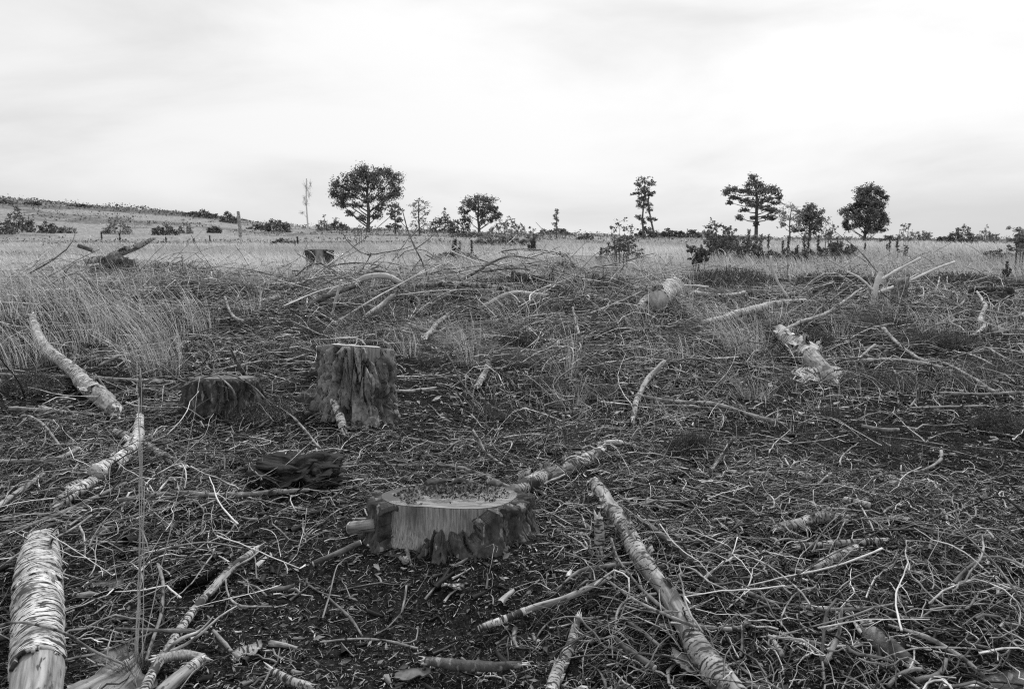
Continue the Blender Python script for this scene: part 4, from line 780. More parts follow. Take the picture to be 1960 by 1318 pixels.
# field grass (nobody could count it)
def scatter(n, d0, d1, power=1.0, umax=.78):
    t = rng.uniform(0, 1, n); d = (d0**power+(d1**power-d0**power)*t)**(1/power); u = rng.uniform(-umax, umax, n); return d*u, d
x, y = scatter(84000, 9.5, 190, -.35); m = rng.uniform(0, 1, len(x)) < fieldmask(x, y)*(1-.6*heathmask(x, y)); x, y = x[m], y[m]; _rm = P(200, 515); m = (np.hypot((x-_rm[0]), (y-_rm[1])*.45) > 1.0); x, y = x[m], y[m]; n = len(x)
clump = .5+.5*vnoise(x*1.1, y*1.1, 0, 66)
hh = (.20+.26*clump)*rng.uniform(.6, 1.15, n)*np.clip(.65+y/60, .7, 1.0); t = np.linspace(0, 1, 4); ln = -.55*rng.uniform(.2, 1.3, n)-.4*vnoise(x*.6, y*.3, 0, 12); ly = rng.normal(size=n)*.25
p = np.stack([x[:, None]+(ln*hh)[:, None]*t**1.7, y[:, None]+(ly*hh)[:, None]*t, ground(x, y)[:, None]-.02+hh[:, None]*t*(1-.15*t)], -1)
w_ = (np.clip(y*.00062, .006, .11)*rng.uniform(.6, 1.3, n))[:, None]*(1-.7*t)
side = nrm(np.stack([np.ones(n), rng.normal(size=n)*.6, 0*y], -1))
v, q, at = ribbons(p, w_, np.clip(.55+.35*vnoise(x*.25, y*.12, 0, 14)+rng.normal(size=n)*.16, 0, 1.2), side)
tag(link('field_grass', mesh('field_grass', v, q, None, at, 'grass_straw', smooth=False)), 'pale wind-combed purple moor grass covering the whole field beyond the clearing', 'grass', kind='stuff')
# scrub and heather standing on the far heath and the hill
x, y = scatter(75000, 55, 218, 1.0); m = (rng.uniform(0, 1, len(x)) < heathmask(x, y)*1.2) & (vnoise(x*.5, y*.3, 0, 63) > -.1); rim_ = (y > 130) & (vnoise(x*.10, y*.04, 0, 64)+.5*vnoise(x*.4, y*.2, 0, 65) > .25) & (rng.uniform(0, 1, len(x)) < .8); m |= rim_; tall_ = rim_[m]; x, y = x[m], y[m]; n = len(x)
hh = (.25+.6*np.maximum(0, fbm(x*.12, y*.2, 0, 61, 2)))*rng.uniform(.1, 1.5, n)*(1+1.3*tall_*(.5+np.abs(vnoise(x*.35, y*.1, 0, 67))))
leaf_o = leaf_mesh('heath_scrub', np.stack([x, y, ground(x, y)+hh*.7], -1), np.clip(y*.0013, .07, .22)*rng.uniform(.3, 1.4, n), 'oak_foliage', None, rng.uniform(0, 1, n), .7)
tag(leaf_o, 'dark low scrub in streaks over the far heath and along the hill crest', 'scrub', kind='stuff')
# thin straggly grass and low heath in the clearing
x, y = scatter(26000, 4.0, 17, 1.0); m = (vnoise(x*.8, y*.8, 0, 101) > .05+.25*(y < 7)) & (rng.uniform(0, 1, len(x)) < .8); x, y = x[m], y[m]; n = len(x)
hh = rng.uniform(.06, .26, n)*(.6+y/20); t = np.linspace(0, 1, 4); lx, ly = -.3+rng.normal(size=n)*.5, rng.normal(size=n)*.4
p = np.stack([x[:, None]+(lx*hh)[:, None]*t**1.5, y[:, None]+(ly*hh)[:, None]*t**1.5, ground(x, y)[:, None]+hh[:, None]*t*(1-.25*t)], -1)
v, q, at = ribbons(p, (np.maximum(.0022, y*.0005)*rng.uniform(.6, 1.2, n))[:, None]*(1-.6*t), rng.uniform(0, 1, n))
tag(link('straggly_grass', mesh('straggly_grass', v, q, None, at, 'grass_straw', smooth=False)), 'thin straggly dead grass growing through the felling debris', 'grass', kind='stuff')
x, y = scatter(26000, 5, 26, .6); m = vnoise(x*.55, y*.55, 0, 91)+.5*vnoise(x*1.6, y*1.6, 0, 92) > .02; x, y = x[m], y[m]; n = len(x)
tmp = np.stack([x, y, ground(x, y)+rng.uniform(0, .07, n)*(1+y/14)], -1); s = np.maximum(.010, y*.0019)*rng.uniform(.6, 1.3, n)
d = nrm(rng.normal(size=(n, 3))*[.5, .5, 1]+[0, 0, .6]); e = nrm(np.cross(d, rng.normal(size=(n, 3))))
v = np.stack([tmp-d*s[:, None]*.4, tmp+e*s[:, None]*.3, tmp+d*s[:, None]*1.4, tmp-e*s[:, None]*.3], 1).reshape(-1, 3)
tag(link('low_heath', mesh('low_heath', v, np.arange(4*n).reshape(-1, 4), None, {'tone': np.repeat(rng.uniform(0, 1.2, n), 4)}, 'heather', smooth=False)), 'low dark heath plants carpeting the clearing in patches', 'heath plants', kind='stuff')

# ------------------------------------------------------------------ twig litter
def pxw(px, py): p = P(px, py); return p[0], p[1]
DENS = [(pxw(1500, 1080), 1.1, 1.3), (pxw(1750, 1060), .9, 1.3), (pxw(1300, 950), .6, 1.0), (pxw(1700, 1250), .6, 1.0), (pxw(1380, 1200), .5, .8), (pxw(250, 950), .8, .9), (pxw(60, 1000), .6, .8), (pxw(250, 1100), .4, .6), (pxw(700, 920), .7, .5),
        (pxw(720, 570), 1.6, 1.6), (pxw(900, 565), 1.8, 1.8), (pxw(300, 540), 2.0, .6), (pxw(1100, 600), 1.4, .7), (pxw(1800, 600), 1.6, .9), (pxw(420, 700), .9, .8), (pxw(1200, 680), 1.5, .5), (pxw(60, 860), .8, .8), (pxw(1050, 870), .5, .6),
        (pxw(640, 1200), .75, -.9), (pxw(850, 1150), .35, -.9), (pxw(860, 780), .6, -.4), (pxw(860, 1010), .27, -3), (pxw(1750, 860), 1.0, -.4), (pxw(1250, 800), .6, -.25), (pxw(680, 760), .3, -1)]
def dens(x, y):
    v = .50+.5*fbm(x*1.2, y*1.2, 0, 200, 2)
    for (a, b), r, h in DENS: v = v+h*np.exp(-((x-a)**2+(y-b)**2)/(r*r))
    return np.clip(v, .05, 1.8)
def twigset(n, d0, d1, l0, l1, r0, r1, K, S, power, hmax, name, label, curv=1.0, thr=1.0, pale=0, upf=.04, fork=.35):
    x, y = scatter(n, d0, d1, power); m = rng.uniform(0, 1.5, n) < dens(x, y)*thr; x, y = x[m], y[m]; n = len(x)
    ln = l0*(l1/l0)**(rng.uniform(0, 1, n)**1.6); rad = r0*(r1/r0)**(rng.uniform(0, 1, n)**1.5)*np.clip(ln/l1*2.5, .5, 1.2)
    flow = .25*np.pi*vnoise(x*.6, y*.6, 0, 300)*2; a = flow+rng.normal(size=n)*1.0; k = rng.normal(size=n)*curv*rng.uniform(0, 1, n)**1.2
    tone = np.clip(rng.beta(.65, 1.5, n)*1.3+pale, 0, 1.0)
    def grow(x, y, z0, a, k, ln, rad, tone, z_fixed=None, last=False):
        n = len(x); st = ln/(K-1); X = np.zeros((n, K)); Yv = np.zeros((n, K)); X[:, 0], Yv[:, 0] = x, y
        for i in range(1, K):
            a = a+k/(K-1)*1.7+rng.normal(size=n)*.13+(rng.uniform(0, 1, n) < .22)*rng.normal(size=n)*.55
            X[:, i] = X[:, i-1]+np.cos(a)*st; Yv[:, i] = Yv[:, i-1]+np.sin(a)*st
        t = np.linspace(0, 1, K); g_ = ground(X, Yv); pile = np.clip(dens(x, y)-.3, 0, 1.5)
        h0 = rng.uniform(0, 1, n)**2*hmax*pile+.002; h1 = h0*rng.uniform(.1, 1.6, n); arch = np.abs(rng.normal(size=n))*ln*.13*(rng.uniform(0, 1, n) < .5)
        if z0 is not None: h0 = z0-g_[:, 0]; h1 = h0+ln*rng.normal(size=n)*.35
        gm = g_.mean(1, keepdims=True)*.55+g_*.45
        if z0 is not None: gm = g_
        up = (rng.uniform(0, 1, n) < upf)*ln*rng.uniform(.2, .7, n)
        Z = gm+h0[:, None]*(1-t)+h1[:, None]*t+arch[:, None]*np.sin(np.pi*t)+up[:, None]*t**1.2+rng.normal(size=(n, K))*np.minimum(.004, ln*.02)[:, None]*(t > 0)
        Z = np.maximum(Z, g_+rad[:, None]*.6); p = np.stack([X, Yv, Z], -1)
        rr_ = rad[:, None]*(1-.5*t)*(1+.22*np.abs(rng.normal(size=(n, K))))
        return p, rr_, a
    p, r_, ae = grow(x, y, None, a, k, ln, rad, tone)
    sel = np.where(rng.uniform(0, 1, n) < fork)[0]; kk = rng.integers(1, max(2, K-2), len(sel)); o_ = p[sel, kk]; dd = p[sel, kk+1]-o_; a2 = np.arctan2(dd[:, 1], dd[:, 0])+rng.choice([-1, 1], len(sel))*rng.uniform(.4, 1.1, len(sel))
    p2, r2, _ = grow(o_[:, 0], o_[:, 1], o_[:, 2], a2, k[sel]*.6, ln[sel]*rng.uniform(.2, .6, len(sel)), rad[sel]*.62, tone[sel])
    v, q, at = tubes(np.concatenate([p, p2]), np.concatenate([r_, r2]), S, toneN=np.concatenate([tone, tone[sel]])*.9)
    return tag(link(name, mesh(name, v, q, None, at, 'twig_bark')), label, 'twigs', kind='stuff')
twigset(22000, 1.15, 4.6, .03, .34, .0010, .0042, 8, 3, 1.9, .06, 'twig_litter', 'tangle of thin dry grey twigs covering the near ground', 1.0)
twigset(17000, 4.2, 10, .07, .75, .0020, .0065, 6, 3, 1.7, .16, 'brushwood', 'loose brushwood of thin dry sticks in the middle of the clearing', 1.1, pale=.08, upf=.10)
twigset(9000, 9, 18, .15, 1.1, .004, .011, 6, 3, 1.5, .34, 'distant_brushwood', 'pale tangle of cut sticks at the far side of the clearing', 1.2, pale=.28, upf=.16)  # raised tone paints distance haze into these far sticks
twigset(15000, 1.12, 3.4, .010, .055, .0006, .0016, 3, 3, 1.8, .012, 'needle_litter', 'short twig ends and needles strewn over the bare soil', 2.0, thr=40, fork=0)
twigset(3600, 1.15, 6, .015, .09, .003, .010, 3, 5, 1.7, .02, 'broken_stubs', 'short broken stubs and bark fragments strewn among the twigs', .4, thr=40, fork=0, upf=.1, pale=-.22)
# small chips, needles and leaf scraps
def chips(n, d0, d1, smin, smax, power, name, label, asp, lift=.012, mat='litter_chip'):
    x, y = scatter(n, d0, d1, power, .85); n = len(x); z = ground(x, y)+rng.uniform(.0, 1, n)**2*lift
    a = rng.uniform(0, 2*np.pi, n); s = smin*(smax/smin)**(rng.uniform(0, 1, n)**1.7); d = nrm(np.stack([np.cos(a), np.sin(a), rng.normal(size=n)*.25], -1)); e = nrm(np.cross(d, nrm(rng.normal(size=(n, 3))*[.45, .45, .2]+[0, 0, 1])))
    w_ = s*rng.uniform(asp[0], asp[1], n); up = np.cross(e, d)*(w_*.5)[:, None]; c = np.stack([x, y, z], -1)
    v = np.stack([c-d*s[:, None], c-d*s[:, None]*.2+e*w_[:, None]+up, c+d*s[:, None], c-d*s[:, None]*.2-e*w_[:, None]+up, ], 1).reshape(-1, 3)
    b = np.arange(n)*4; f3 = np.concatenate([np.stack([b, b+1, b+2], -1), np.stack([b, b+2, b+3], -1)])
    tag(link(name, mesh(name, v, None, f3, {'tone': np.repeat(rng.beta(.9, 2.0, n)*1.3, 4)}, mat, smooth=False)), label, 'litter', kind='stuff')
chips(90000, 1.1, 4.6, .003, .015, 1.7, 'wood_chip_litter', 'fine litter of chips and needles on the dark soil', (.06, .3))
chips(75000, 4.2, 16, .008, .045, 1.4, 'coarse_litter', 'scattered chips and bark crumbs further out in the clearing', (.08, .35), .03)
chips(2600, 1.1, 3.6, .008, .020, 1.6, 'leaf_litter', 'small dead leaves lying on the near soil', (.3, .55), .02, 'dead_leaf')
#@@MEDIUM
# medium sticks: each one an object
protos = []; NSIDE = []
for i in range(26):
    K = 14; ln = 1.0; a = 0; pts = [np.zeros(3)]; k = rng.normal()*.9
    for j in range(K-1):
        a += k/K+rng.normal()*.12+(rng.uniform() < .2)*rng.normal()*.5; pts.append(pts[-1]+np.array([math.cos(a), math.sin(a), rng.normal()*.04])*ln/(K-1))
    pts = np.array(pts); pts -= pts.mean(0); pts[:, 2] += .04*np.sin(np.linspace(0, np.pi, K))*rng.uniform(0, 2); t = np.linspace(0, 1, K)
    rad = .012*(1-.5*t)*(1+.2*np.abs(vnoise(t*9, t*0+i, 0, 2))); th = np.linspace(0, 2*np.pi, 7, endpoint=False)
    v, q, at = tubes(pts[None], rad[None], 7, relief=(1+.12*vnoise(t[:, None]*20+i*9, np.cos(th)[None]*2, np.sin(th)[None]*2, 7))[None]); v, f3 = cap(v, q, K, 7); b_ = at['bk']; at['bk'] = np.vstack([b_, b_[:7].mean(0), b_[-7:].mean(0)])*.5
    vs, qs, f3s, bs, off = [v], [q], [f3], [at['bk']], len(v)
    NSIDE.append(int(rng.integers(0, 4)))
    for sidx in range(NSIDE[-1]):
        kk = rng.integers(2, K-2); d = nrm(rng.normal(size=3)*[1, 1, .5]); l_ = rng.uniform(.1, .3); sp = np.array([pts[kk], pts[kk]+d*l_*.5, pts[kk]+nrm(d+rng.normal(size=3)*.3)*l_])
        v, q, at = tubes(sp[None], np.array([[.005, .004, .002]]), 5); vs.append(v); qs.append(q+off); bs.append(at['bk']); off += len(v)
    V = np.vstack(vs); at = {'bk': np.vstack(bs), 'tone': np.full(len(V), rng.uniform(.1, .55) if i % 4 == 2 else rng.uniform(.1, .8))}
    protos.append(mesh('stick', V, np.vstack(qs), np.vstack(f3s), at, ['branch_bark', 'branch_bark', 'twig_bark', 'birch_mossy'][i % 4] if i < 18 else 'bare_wood' if i % 2 else 'pale_bark'))  # later protos are paler: haze over far sticks put into their colour
MARKS = [(857, 1000, 'the sawn stump'), (680, 740, 'the tall stump'), (405, 765, 'the low dark stump'), (560, 905, 'the black root lump'), (70, 1180, 'the big birch log'), (200, 760, 'the peeling birch log'), (245, 860, 'the crooked birch piece'),
 (145, 942, 'the short birch piece'), (290, 855, 'the thin slanting birch'), (1180, 990, 'the upper end of the long broken log'), (1270, 1130, 'the middle of the long broken log'), (1350, 1260, 'the lower end of the long broken log'),
 (1080, 895, 'the splintered birch log'), (1240, 740, 'the slim propped stick'), (1545, 685, 'the curled white log'), (1250, 570, 'the end on log'), (1450, 592, 'the half buried pale log'), (230, 480, 'the raised pale log'), (195, 560, 'the dark leaning log'),
 (725, 545, 'the arched logs'), (1040, 1160, 'the banded birch stick'), (645, 1058, 'the round stick by the stump'), (1080, 1260, 'the mossy bottom log'), (340, 1200, 'the blotchy birch branch'), (930, 705, 'the broken birch branch'), (1555, 1000, 'the curled bark tube'),
 (1640, 960, 'the short birch billet'), (1610, 1042, 'the pale round log'), (1600, 1070, 'the dark ended hollow log'), (1700, 1220, 'the dark wood slab'), (375, 1110, 'the black hollow bark'), (400, 945, 'the long curved branch'), (1365, 780, 'the smooth sloping branch'),
 (1680, 550, 'the standing forked branch'), (1880, 600, 'the gnarled birch branch'), (1730, 695, 'the smooth pole on the right'), (1580, 1160, 'the long sagging branch'), (1790, 1240, 'the lower right straight branch'), (1325, 860, 'the bushy heather cushion'), (1385, 870, 'the white upright twig'),
 (305, 680, 'the tallest grass tussock'), (262, 1200, 'the tall grass stalks'), (1090, 750, 'the bushy dark tussock'), (1430, 650, 'the wide leaning tussock'), (895, 650, 'the central grass fan'), (1300, 560, 'the tussock over the end on log'), (640, 570, 'the propped pale stick'), (1010, 545, 'the squat dark stump'),
 (860, 570, 'the dead sapling foot'), (1850, 690, 'the long arching branch'), (1690, 820, 'the thick cut stick'), (1815, 778, 'the level pale stick'), (1915, 565, 'the right edge stump'), (1180, 640, 'the pale bark sheets'), (120, 630, 'the papery bark sheet'), (1300, 1050, 'the long dry stick'), (60, 930, 'the pale left edge stick'), (1500, 810, 'the tip of the sloping branch'), (1810, 990, 'the sweeping pale twig'), (1230, 910, 'the torn log tip'),
 (1450, 905, 'the flat pale stick'), (1900, 1200, 'the thin bright twig')]
ZONES = [((1240, 1960, 900, 1318), 80, (.12, .42), 'sticks in the right foreground brushwood'), ((0, 520, 830, 1250), 54, (.10, .4), 'sticks in the left foreground litter'), ((560, 1240, 840, 960), 20, (.15, .4), 'sticks behind the sawn stump'),
         ((1000, 1260, 980, 1318), 16, (.12, .35), 'sticks between stump and broken log'), ((800, 1960, 690, 900), 44, (.25, .7), 'sticks scattered in the right of the clearing'), ((580, 1080, 535, 615), 64, (.6, 1.9), 'sticks on the central brush pile'),
         ((0, 560, 490, 640), 30, (.5, 1.2), 'sticks in the far left clearing'), ((1560, 1960, 550, 690), 26, (.4, 1.1), 'branches round the standing forked branch')]
used = set()
for (x0, x1, y0, y1), cnt, (l0, l1), grp in ZONES:
    for i in range(cnt):
        px, py = rng.uniform(x0, x1), rng.uniform(y0, y1); c = P(px, py); pile = 'pile' in grp or 'round' in grp
        if (c[0]-s1b[0])**2+(c[1]-s1b[1])**2 < .16: continue
        l_ = rng.uniform(l0, l1); pi = int(rng.integers(18) if not (pile or 'far' in grp) or rng.uniform() < .45 else rng.integers(18, 26)); o = bpy.data.objects.new('stick', protos[pi]); COL.objects.link(o)
        az = rng.uniform(0, 2*np.pi); a0 = c-np.array([math.cos(az), math.sin(az), 0])*l_*.4; a1 = c+np.array([math.cos(az), math.sin(az), 0])*l_*.4
        sl = math.atan2(float(ground(a1[0], a1[1])-ground(a0[0], a0[1])), l_*.8)+(rng.normal()*.28 if pile else rng.normal()*.05)
        zc = float(max(ground(c[0], c[1]), (ground(a0[0], a0[1])+ground(a1[0], a1[1]))/2))+.012+(rng.uniform(0, .26) if pile else rng.uniform(.01, .05))
        o.location = (c[0], c[1], zc); o.rotation_euler = (rng.uniform(-.25, .25), -sl, az); th_ = rng.uniform(.4, .65) if l_ < .8 else .45; o.scale = (l_, l_*th_, l_*th_)
        # tell it apart: look, size, lie, and the nearest landmark
        d2 = sorted((math.hypot((m_[0]-px)*.8, (m_[1]-py)*1.6), m_) for m_ in MARKS)[:3]
        xa, ya, _ = pix(a0); xb, yb, _ = pix(a1); sl_ = math.degrees(math.atan2(-(yb-ya), xb-xa)) % 180
        lie = 'lying level' if sl_ < 12 or sl_ > 168 else 'slanting up rightwards' if sl_ < 70 else 'slanting up leftwards' if sl_ > 110 else 'pointing away'
        tone_w = {0: 'grey', 1: 'grey', 2: 'thin grey', 3: 'blotchy'}[pi % 4] if pi < 18 else 'pale'; size = 'short' if l_ < l0+(l1-l0)*.4 else 'long' if l_ > l0+(l1-l0)*.75 else 'middling'
        forked = 'forked ' if NSIDE[pi] > 0 else ''
        for _, m_ in d2:
            dx, dy = px-m_[0], (py-m_[1])*1.6
            rel = ('right of' if dx > 0 else 'left of') if abs(dx) > abs(dy) else ('in front of' if dy > 0 else 'behind'); near = 'just ' if math.hypot(dx, dy) < 60 else ''
            lab = f'{size} {forked}{tone_w} stick {lie} {near}{rel} {m_[2]}'
            if len(lab.split()) > 16: lab = f'{size} {tone_w} stick {near}{rel} {m_[2]}'
            if lab not in used: break
        used.add(lab); tag(o, lab, 'stick', grp)
#@@TREES
# ------------------------------------------------------------------ trees and shrubs beyond
def place(px, D, pb=None):
    if pb:
        q = P(px, pb)
        if 18 < q[1] < 230: return q
    u = ray(px, HOR); x = u[0]/u[1]*D; return np.array([x, D, float(ground(x, D, False))])
def tree(label, px, D, ptop, pbase, lobes, trunk=((0, 0), (0, 40)), tw=8, leaf='oak_foliage', bark='tree_bark', dens_=1.0, ls=.16, name='oak_tree', cat='tree', clump=.30, trunks=None, limbs=True, seed=0, dropz=None, group=None, sparse=1.0, wide=1.0, rise=.55):
    b = place(px, D, pbase if name == 'shrub' else None); s = b[1]/FPX; yb = pix(b)[1]; root = thing(name, label, cat, b, group)
    if dropz is None: extra = max(0., float(yb)-pbase) if name != 'shrub' else 0       # lift of the visible foot above the ground point, in px
    else: extra = 0
    R = np.random.default_rng(int(px*13+seed))
    def W(dx, dy, dz=0): return np.array([dx*s, dz, dy*s+extra*s])
    trs = trunks or [trunk]; nodes = []
    for i, tr in enumerate(trs):
        tp = [W(tr[0][0], 0)-np.array([0, 0, extra*s+.2])]+[W(a, c_) for a, c_ in tr]; n = len(tp); rad = np.linspace(tw*.5*s, tw*.22*s, n)
        pts, rd, _ = resample(tp, rad, s*4); v, q, at = tubes(pts[None], rd[None], 8); link('trunk', mesh('trunk', v, q, None, at, bark), root)
        nodes.append(pts)
    TP = np.vstack(nodes)
    P_, Rr = [], []; pos, tn = [], []
    for (dx, dy, rx, ry) in lobes:
        dx = dx*wide; rx = rx*wide
        c_ = W(dx, dy, R.uniform(-1, 1)*rx*s*.7); lo = TP[np.argmin(np.linalg.norm(TP-(c_-[0, 0, (ry+abs(dx)*rise)*s]), axis=1))]
        if limbs:
            mid = (lo+c_)/2+np.array([0, 0, -abs(dx)*.06*s]); P_.append([lo, mid, c_]); Rr.append([tw*.19*s, tw*.12*s, tw*.05*s])
        ns = max(4, int(11*dens_)); rv = np.array([rx*s*1.1, rx*s*.9, ry*s*1.1])
        dirs = nrm(R.normal(size=(ns, 3))); cc = c_+dirs*rv*R.uniform(.35, 1.0, (ns, 1))
        for k in range(ns):
            if limbs: P_.append([c_, (c_+cc[k])/2+R.normal(size=3)*.05*rx*s, cc[k]]); Rr.append([tw*.06*s, tw*.04*s, tw*.02*s])
            m = int(24*dens_*sparse*R.uniform(.5, 1.3)*max(.5, min(2.5, rx*ry/150))); cr = clump*.72*min(rx, ry*1.6)*s*R.uniform(.5, 1.3)
            pos.append(cc[k]+R.normal(size=(m, 3))*cr*[1.1, 1, .8 if 'oak' in name else .6]); tn.append(np.full(m, R.uniform(0, 1)))
    if P_:
        v, q, at = tubes(np.array(P_), np.maximum(np.array(Rr), b[1]*.00014), 3); link('limbs', mesh('limbs', v, q, None, at, bark), root)
    if pos and sparse > 0:
        pos = np.vstack(pos); tn = np.concatenate(tn); leaf_mesh('crown', pos, ls*R.uniform(.6, 1.3, len(pos)), leaf, root, np.clip(tn+R.normal(size=len(tn))*.2, 0, 1), .6)
    return root
O = [(-52, 62, 18, 10), (-42, 78, 18, 11), (-22, 92, 20, 12), (0, 104, 20, 11), (22, 103, 20, 11), (42, 90, 16, 13), (46, 68, 16, 12), (28, 58, 18, 10), (12, 80, 20, 13), (-12, 72, 20, 10), (-32, 58, 18, 9), (-46, 45, 14, 7), (-20, 42, 14, 7), (-30, 28, 9, 5), (22, 38, 13, 8), (16, 22, 9, 6), (-10, 18, 8, 5), (2, 55, 14, 9), (0, 92, 14, 9)]
tree('big spreading oak, the largest tree on the horizon', 705, 140, 320, 437, O, ((0, 0), (2, 30), (0, 60), (3, 90)), 9, dens_=1.7, ls=.17, clump=.36, wide=1.1)
tree('leafless pale birch standing alone left of the big oak', 590, 120, 342, 430, [(-6, 50, 9, 12), (6, 55, 8, 14), (0, 70, 8, 14), (8, 74, 5, 10), (-8, 22, 10, 5), (-2, 38, 8, 8)], ((0, 0), (-1, 40), (1, 85)), 4, bark='pale_bark', dens_=3.2, sparse=0, name='dead_birch')
tree('small dark pine just right of the big oak', 757, 125, 383, 442, [(0, 46, 11, 8), (-7, 36, 10, 6), (9, 36, 9, 6), (-2, 26, 12, 5), (8, 20, 10, 4), (-10, 10, 9, 5), (5, 8, 8, 4)], ((0, 0), (0, 45)), 4, dens_=1.2, ls=.16, name='pine_tree')
tree('pale airy birch between the small pine and the round oak', 803, 125, 375, 442, [(0, 56, 10, 9), (-9, 48, 8, 8), (11, 47, 10, 8), (-3, 38, 12, 9), (12, 34, 9, 7), (-10, 28, 9, 7), (6, 20, 12, 8), (-8, 12, 10, 7), (12, 10, 10, 6)], ((0, 0), (-1, 30), (0, 55)), 4, leaf='pale_foliage', bark='tree_bark', dens_=.9, ls=.14, name='birch_tree')
tree('round crowned oak in the centre of the horizon', 917, 140, 373, 432, [(0, 47, 17, 9), (-20, 42, 13, 9), (20, 42, 13, 9), (-28, 28, 9, 8), (30, 28, 10, 8), (-10, 32, 14, 7), (12, 30, 14, 8), (26, 14, 12, 7), (-22, 12, 12, 7), (2, 20, 12, 7), (34, 18, 7, 6), (10, 8, 10, 5)], ((0, 0), (-2, 12), (0, 38)), 6, dens_=1.6, ls=.18, clump=.36)
tree('small pale birch standing alone on the horizon right of centre', 1065, 110, 397, 447, [(0, 42, 5, 6), (-3, 33, 6, 6), (3, 27, 6, 6), (-2, 18, 7, 6), (2, 9, 8, 5)], ((0, 0), (0, 42)), 3, leaf='pale_foliage', dens_=1.0, ls=.11, name='birch_tree')
tree('slender twin stemmed tree on the horizon right of centre', 1231, 120, 340, 447, [(-8, 60, 11, 9), (2, 72, 14, 8), (8, 54, 9, 7), (0, 98, 13, 8), (-12, 90, 9, 7), (12, 92, 9, 8), (-2, 82, 14, 7), (-16, 74, 9, 4), (12, 74, 9, 5), (-2, 66, 12, 8), (-6, 52, 10, 7), (6, 44, 12, 6), (-8, 30, 8, 6), (8, 28, 12, 5), (18, 26, 9, 3), (0, 20, 6, 5), (4, 10, 4, 4)],
     tw=4.5, dens_=1.15, ls=.15, trunks=[((0, 0), (-2, 30), (0, 60), (1, 95)), ((20, 0), (14, 25), (9, 50), (8, 70))], name='slender_tree')
tree('dark pine with a pointed top and level boughs on the right', 1447, 120, 335, 452, [(-9, 108, 9, 9), (-12, 96, 13, 8), (4, 94, 14, 8), (16, 88, 13, 8), (30, 84, 12, 7), (40, 74, 8, 7), (-2, 82, 18, 8), (14, 70, 18, 7), (34, 62, 10, 5), (-20, 84, 12, 5), (-36, 84, 12, 5), (-50, 88, 12, 6), (-58, 82, 8, 5), (-44, 72, 10, 5), (-30, 66, 10, 5), (-16, 62, 12, 5), (-52, 62, 7, 3), (0, 56, 16, 6), (20, 50, 18, 6), (34, 46, 10, 4), (-24, 48, 9, 5), (-32, 34, 7, 5), (18, 36, 16, 4), (-6, 34, 8, 3), (30, 34, 8, 4), (-2, 22, 5, 3)],
     ((0, 0), (-1, 40), (-3, 80), (-9, 108)), 8, dens_=1.5, ls=.15, name='pine_tree', clump=.45, rise=.12)
tree('pale thin leaved tree right of the dark pine', 1512, 110, 390, 455, [(0, 56, 10, 8), (-12, 48, 9, 8), (10, 48, 9, 8), (-14, 34, 10, 8), (4, 36, 12, 8), (-8, 22, 9, 6), (8, 20, 9, 5)], ((0, 0), (-2, 25), (0, 55)), 3.5, leaf='pale_foliage', dens_=1.0, ls=.13, name='young_birch', wide=1.3)
tree('small dark bushy oak close right of the pale thin tree', 1550, 112, 390, 452, [(-6, 48, 12, 9), (6, 30, 16, 10), (-14, 34, 12, 9), (-2, 54, 10, 8), (-12, 44, 9, 8), (10, 44, 9, 8), (0, 36, 13, 8), (14, 30, 8, 8), (-12, 26, 9, 7), (4, 20, 12, 7), (-22, 10, 12, 3), (-10, 12, 10, 6), (10, 12, 12, 6), (0, 6, 10, 4)], ((0, 0), (-2, 20), (0, 45)), 5, dens_=1.3, ls=.15, wide=1.25)
tree('dense lone oak at the right of the horizon', 1655, 125, 353, 452, [(0, 64, 14, 8), (-14, 46, 14, 7), (16, 48, 13, 7), (26, 60, 10, 7), (-18, 60, 9, 6), (-4, 78, 12, 7), (0, 30, 20, 8), (-30, 34, 12, 9), (30, 40, 10, 10), (4, 90, 16, 8), (-12, 84, 11, 8), (20, 82, 12, 8), (30, 72, 9, 9), (-14, 72, 13, 8), (8, 70, 16, 9), (-8, 58, 16, 8), (20, 56, 13, 8), (-28, 52, 12, 7), (-40, 46, 10, 6), (-24, 38, 14, 8), (4, 42, 18, 9), (24, 34, 16, 8), (34, 26, 9, 7), (-8, 24, 18, 8), (16, 18, 20, 8), (-28, 18, 13, 7), (-38, 22, 7, 6), (30, 12, 12, 6), (4, 10, 16, 6)], ((0, 0), (2, 25), (3, 80)), 7, dens_=1.7, ls=.16, clump=.34)
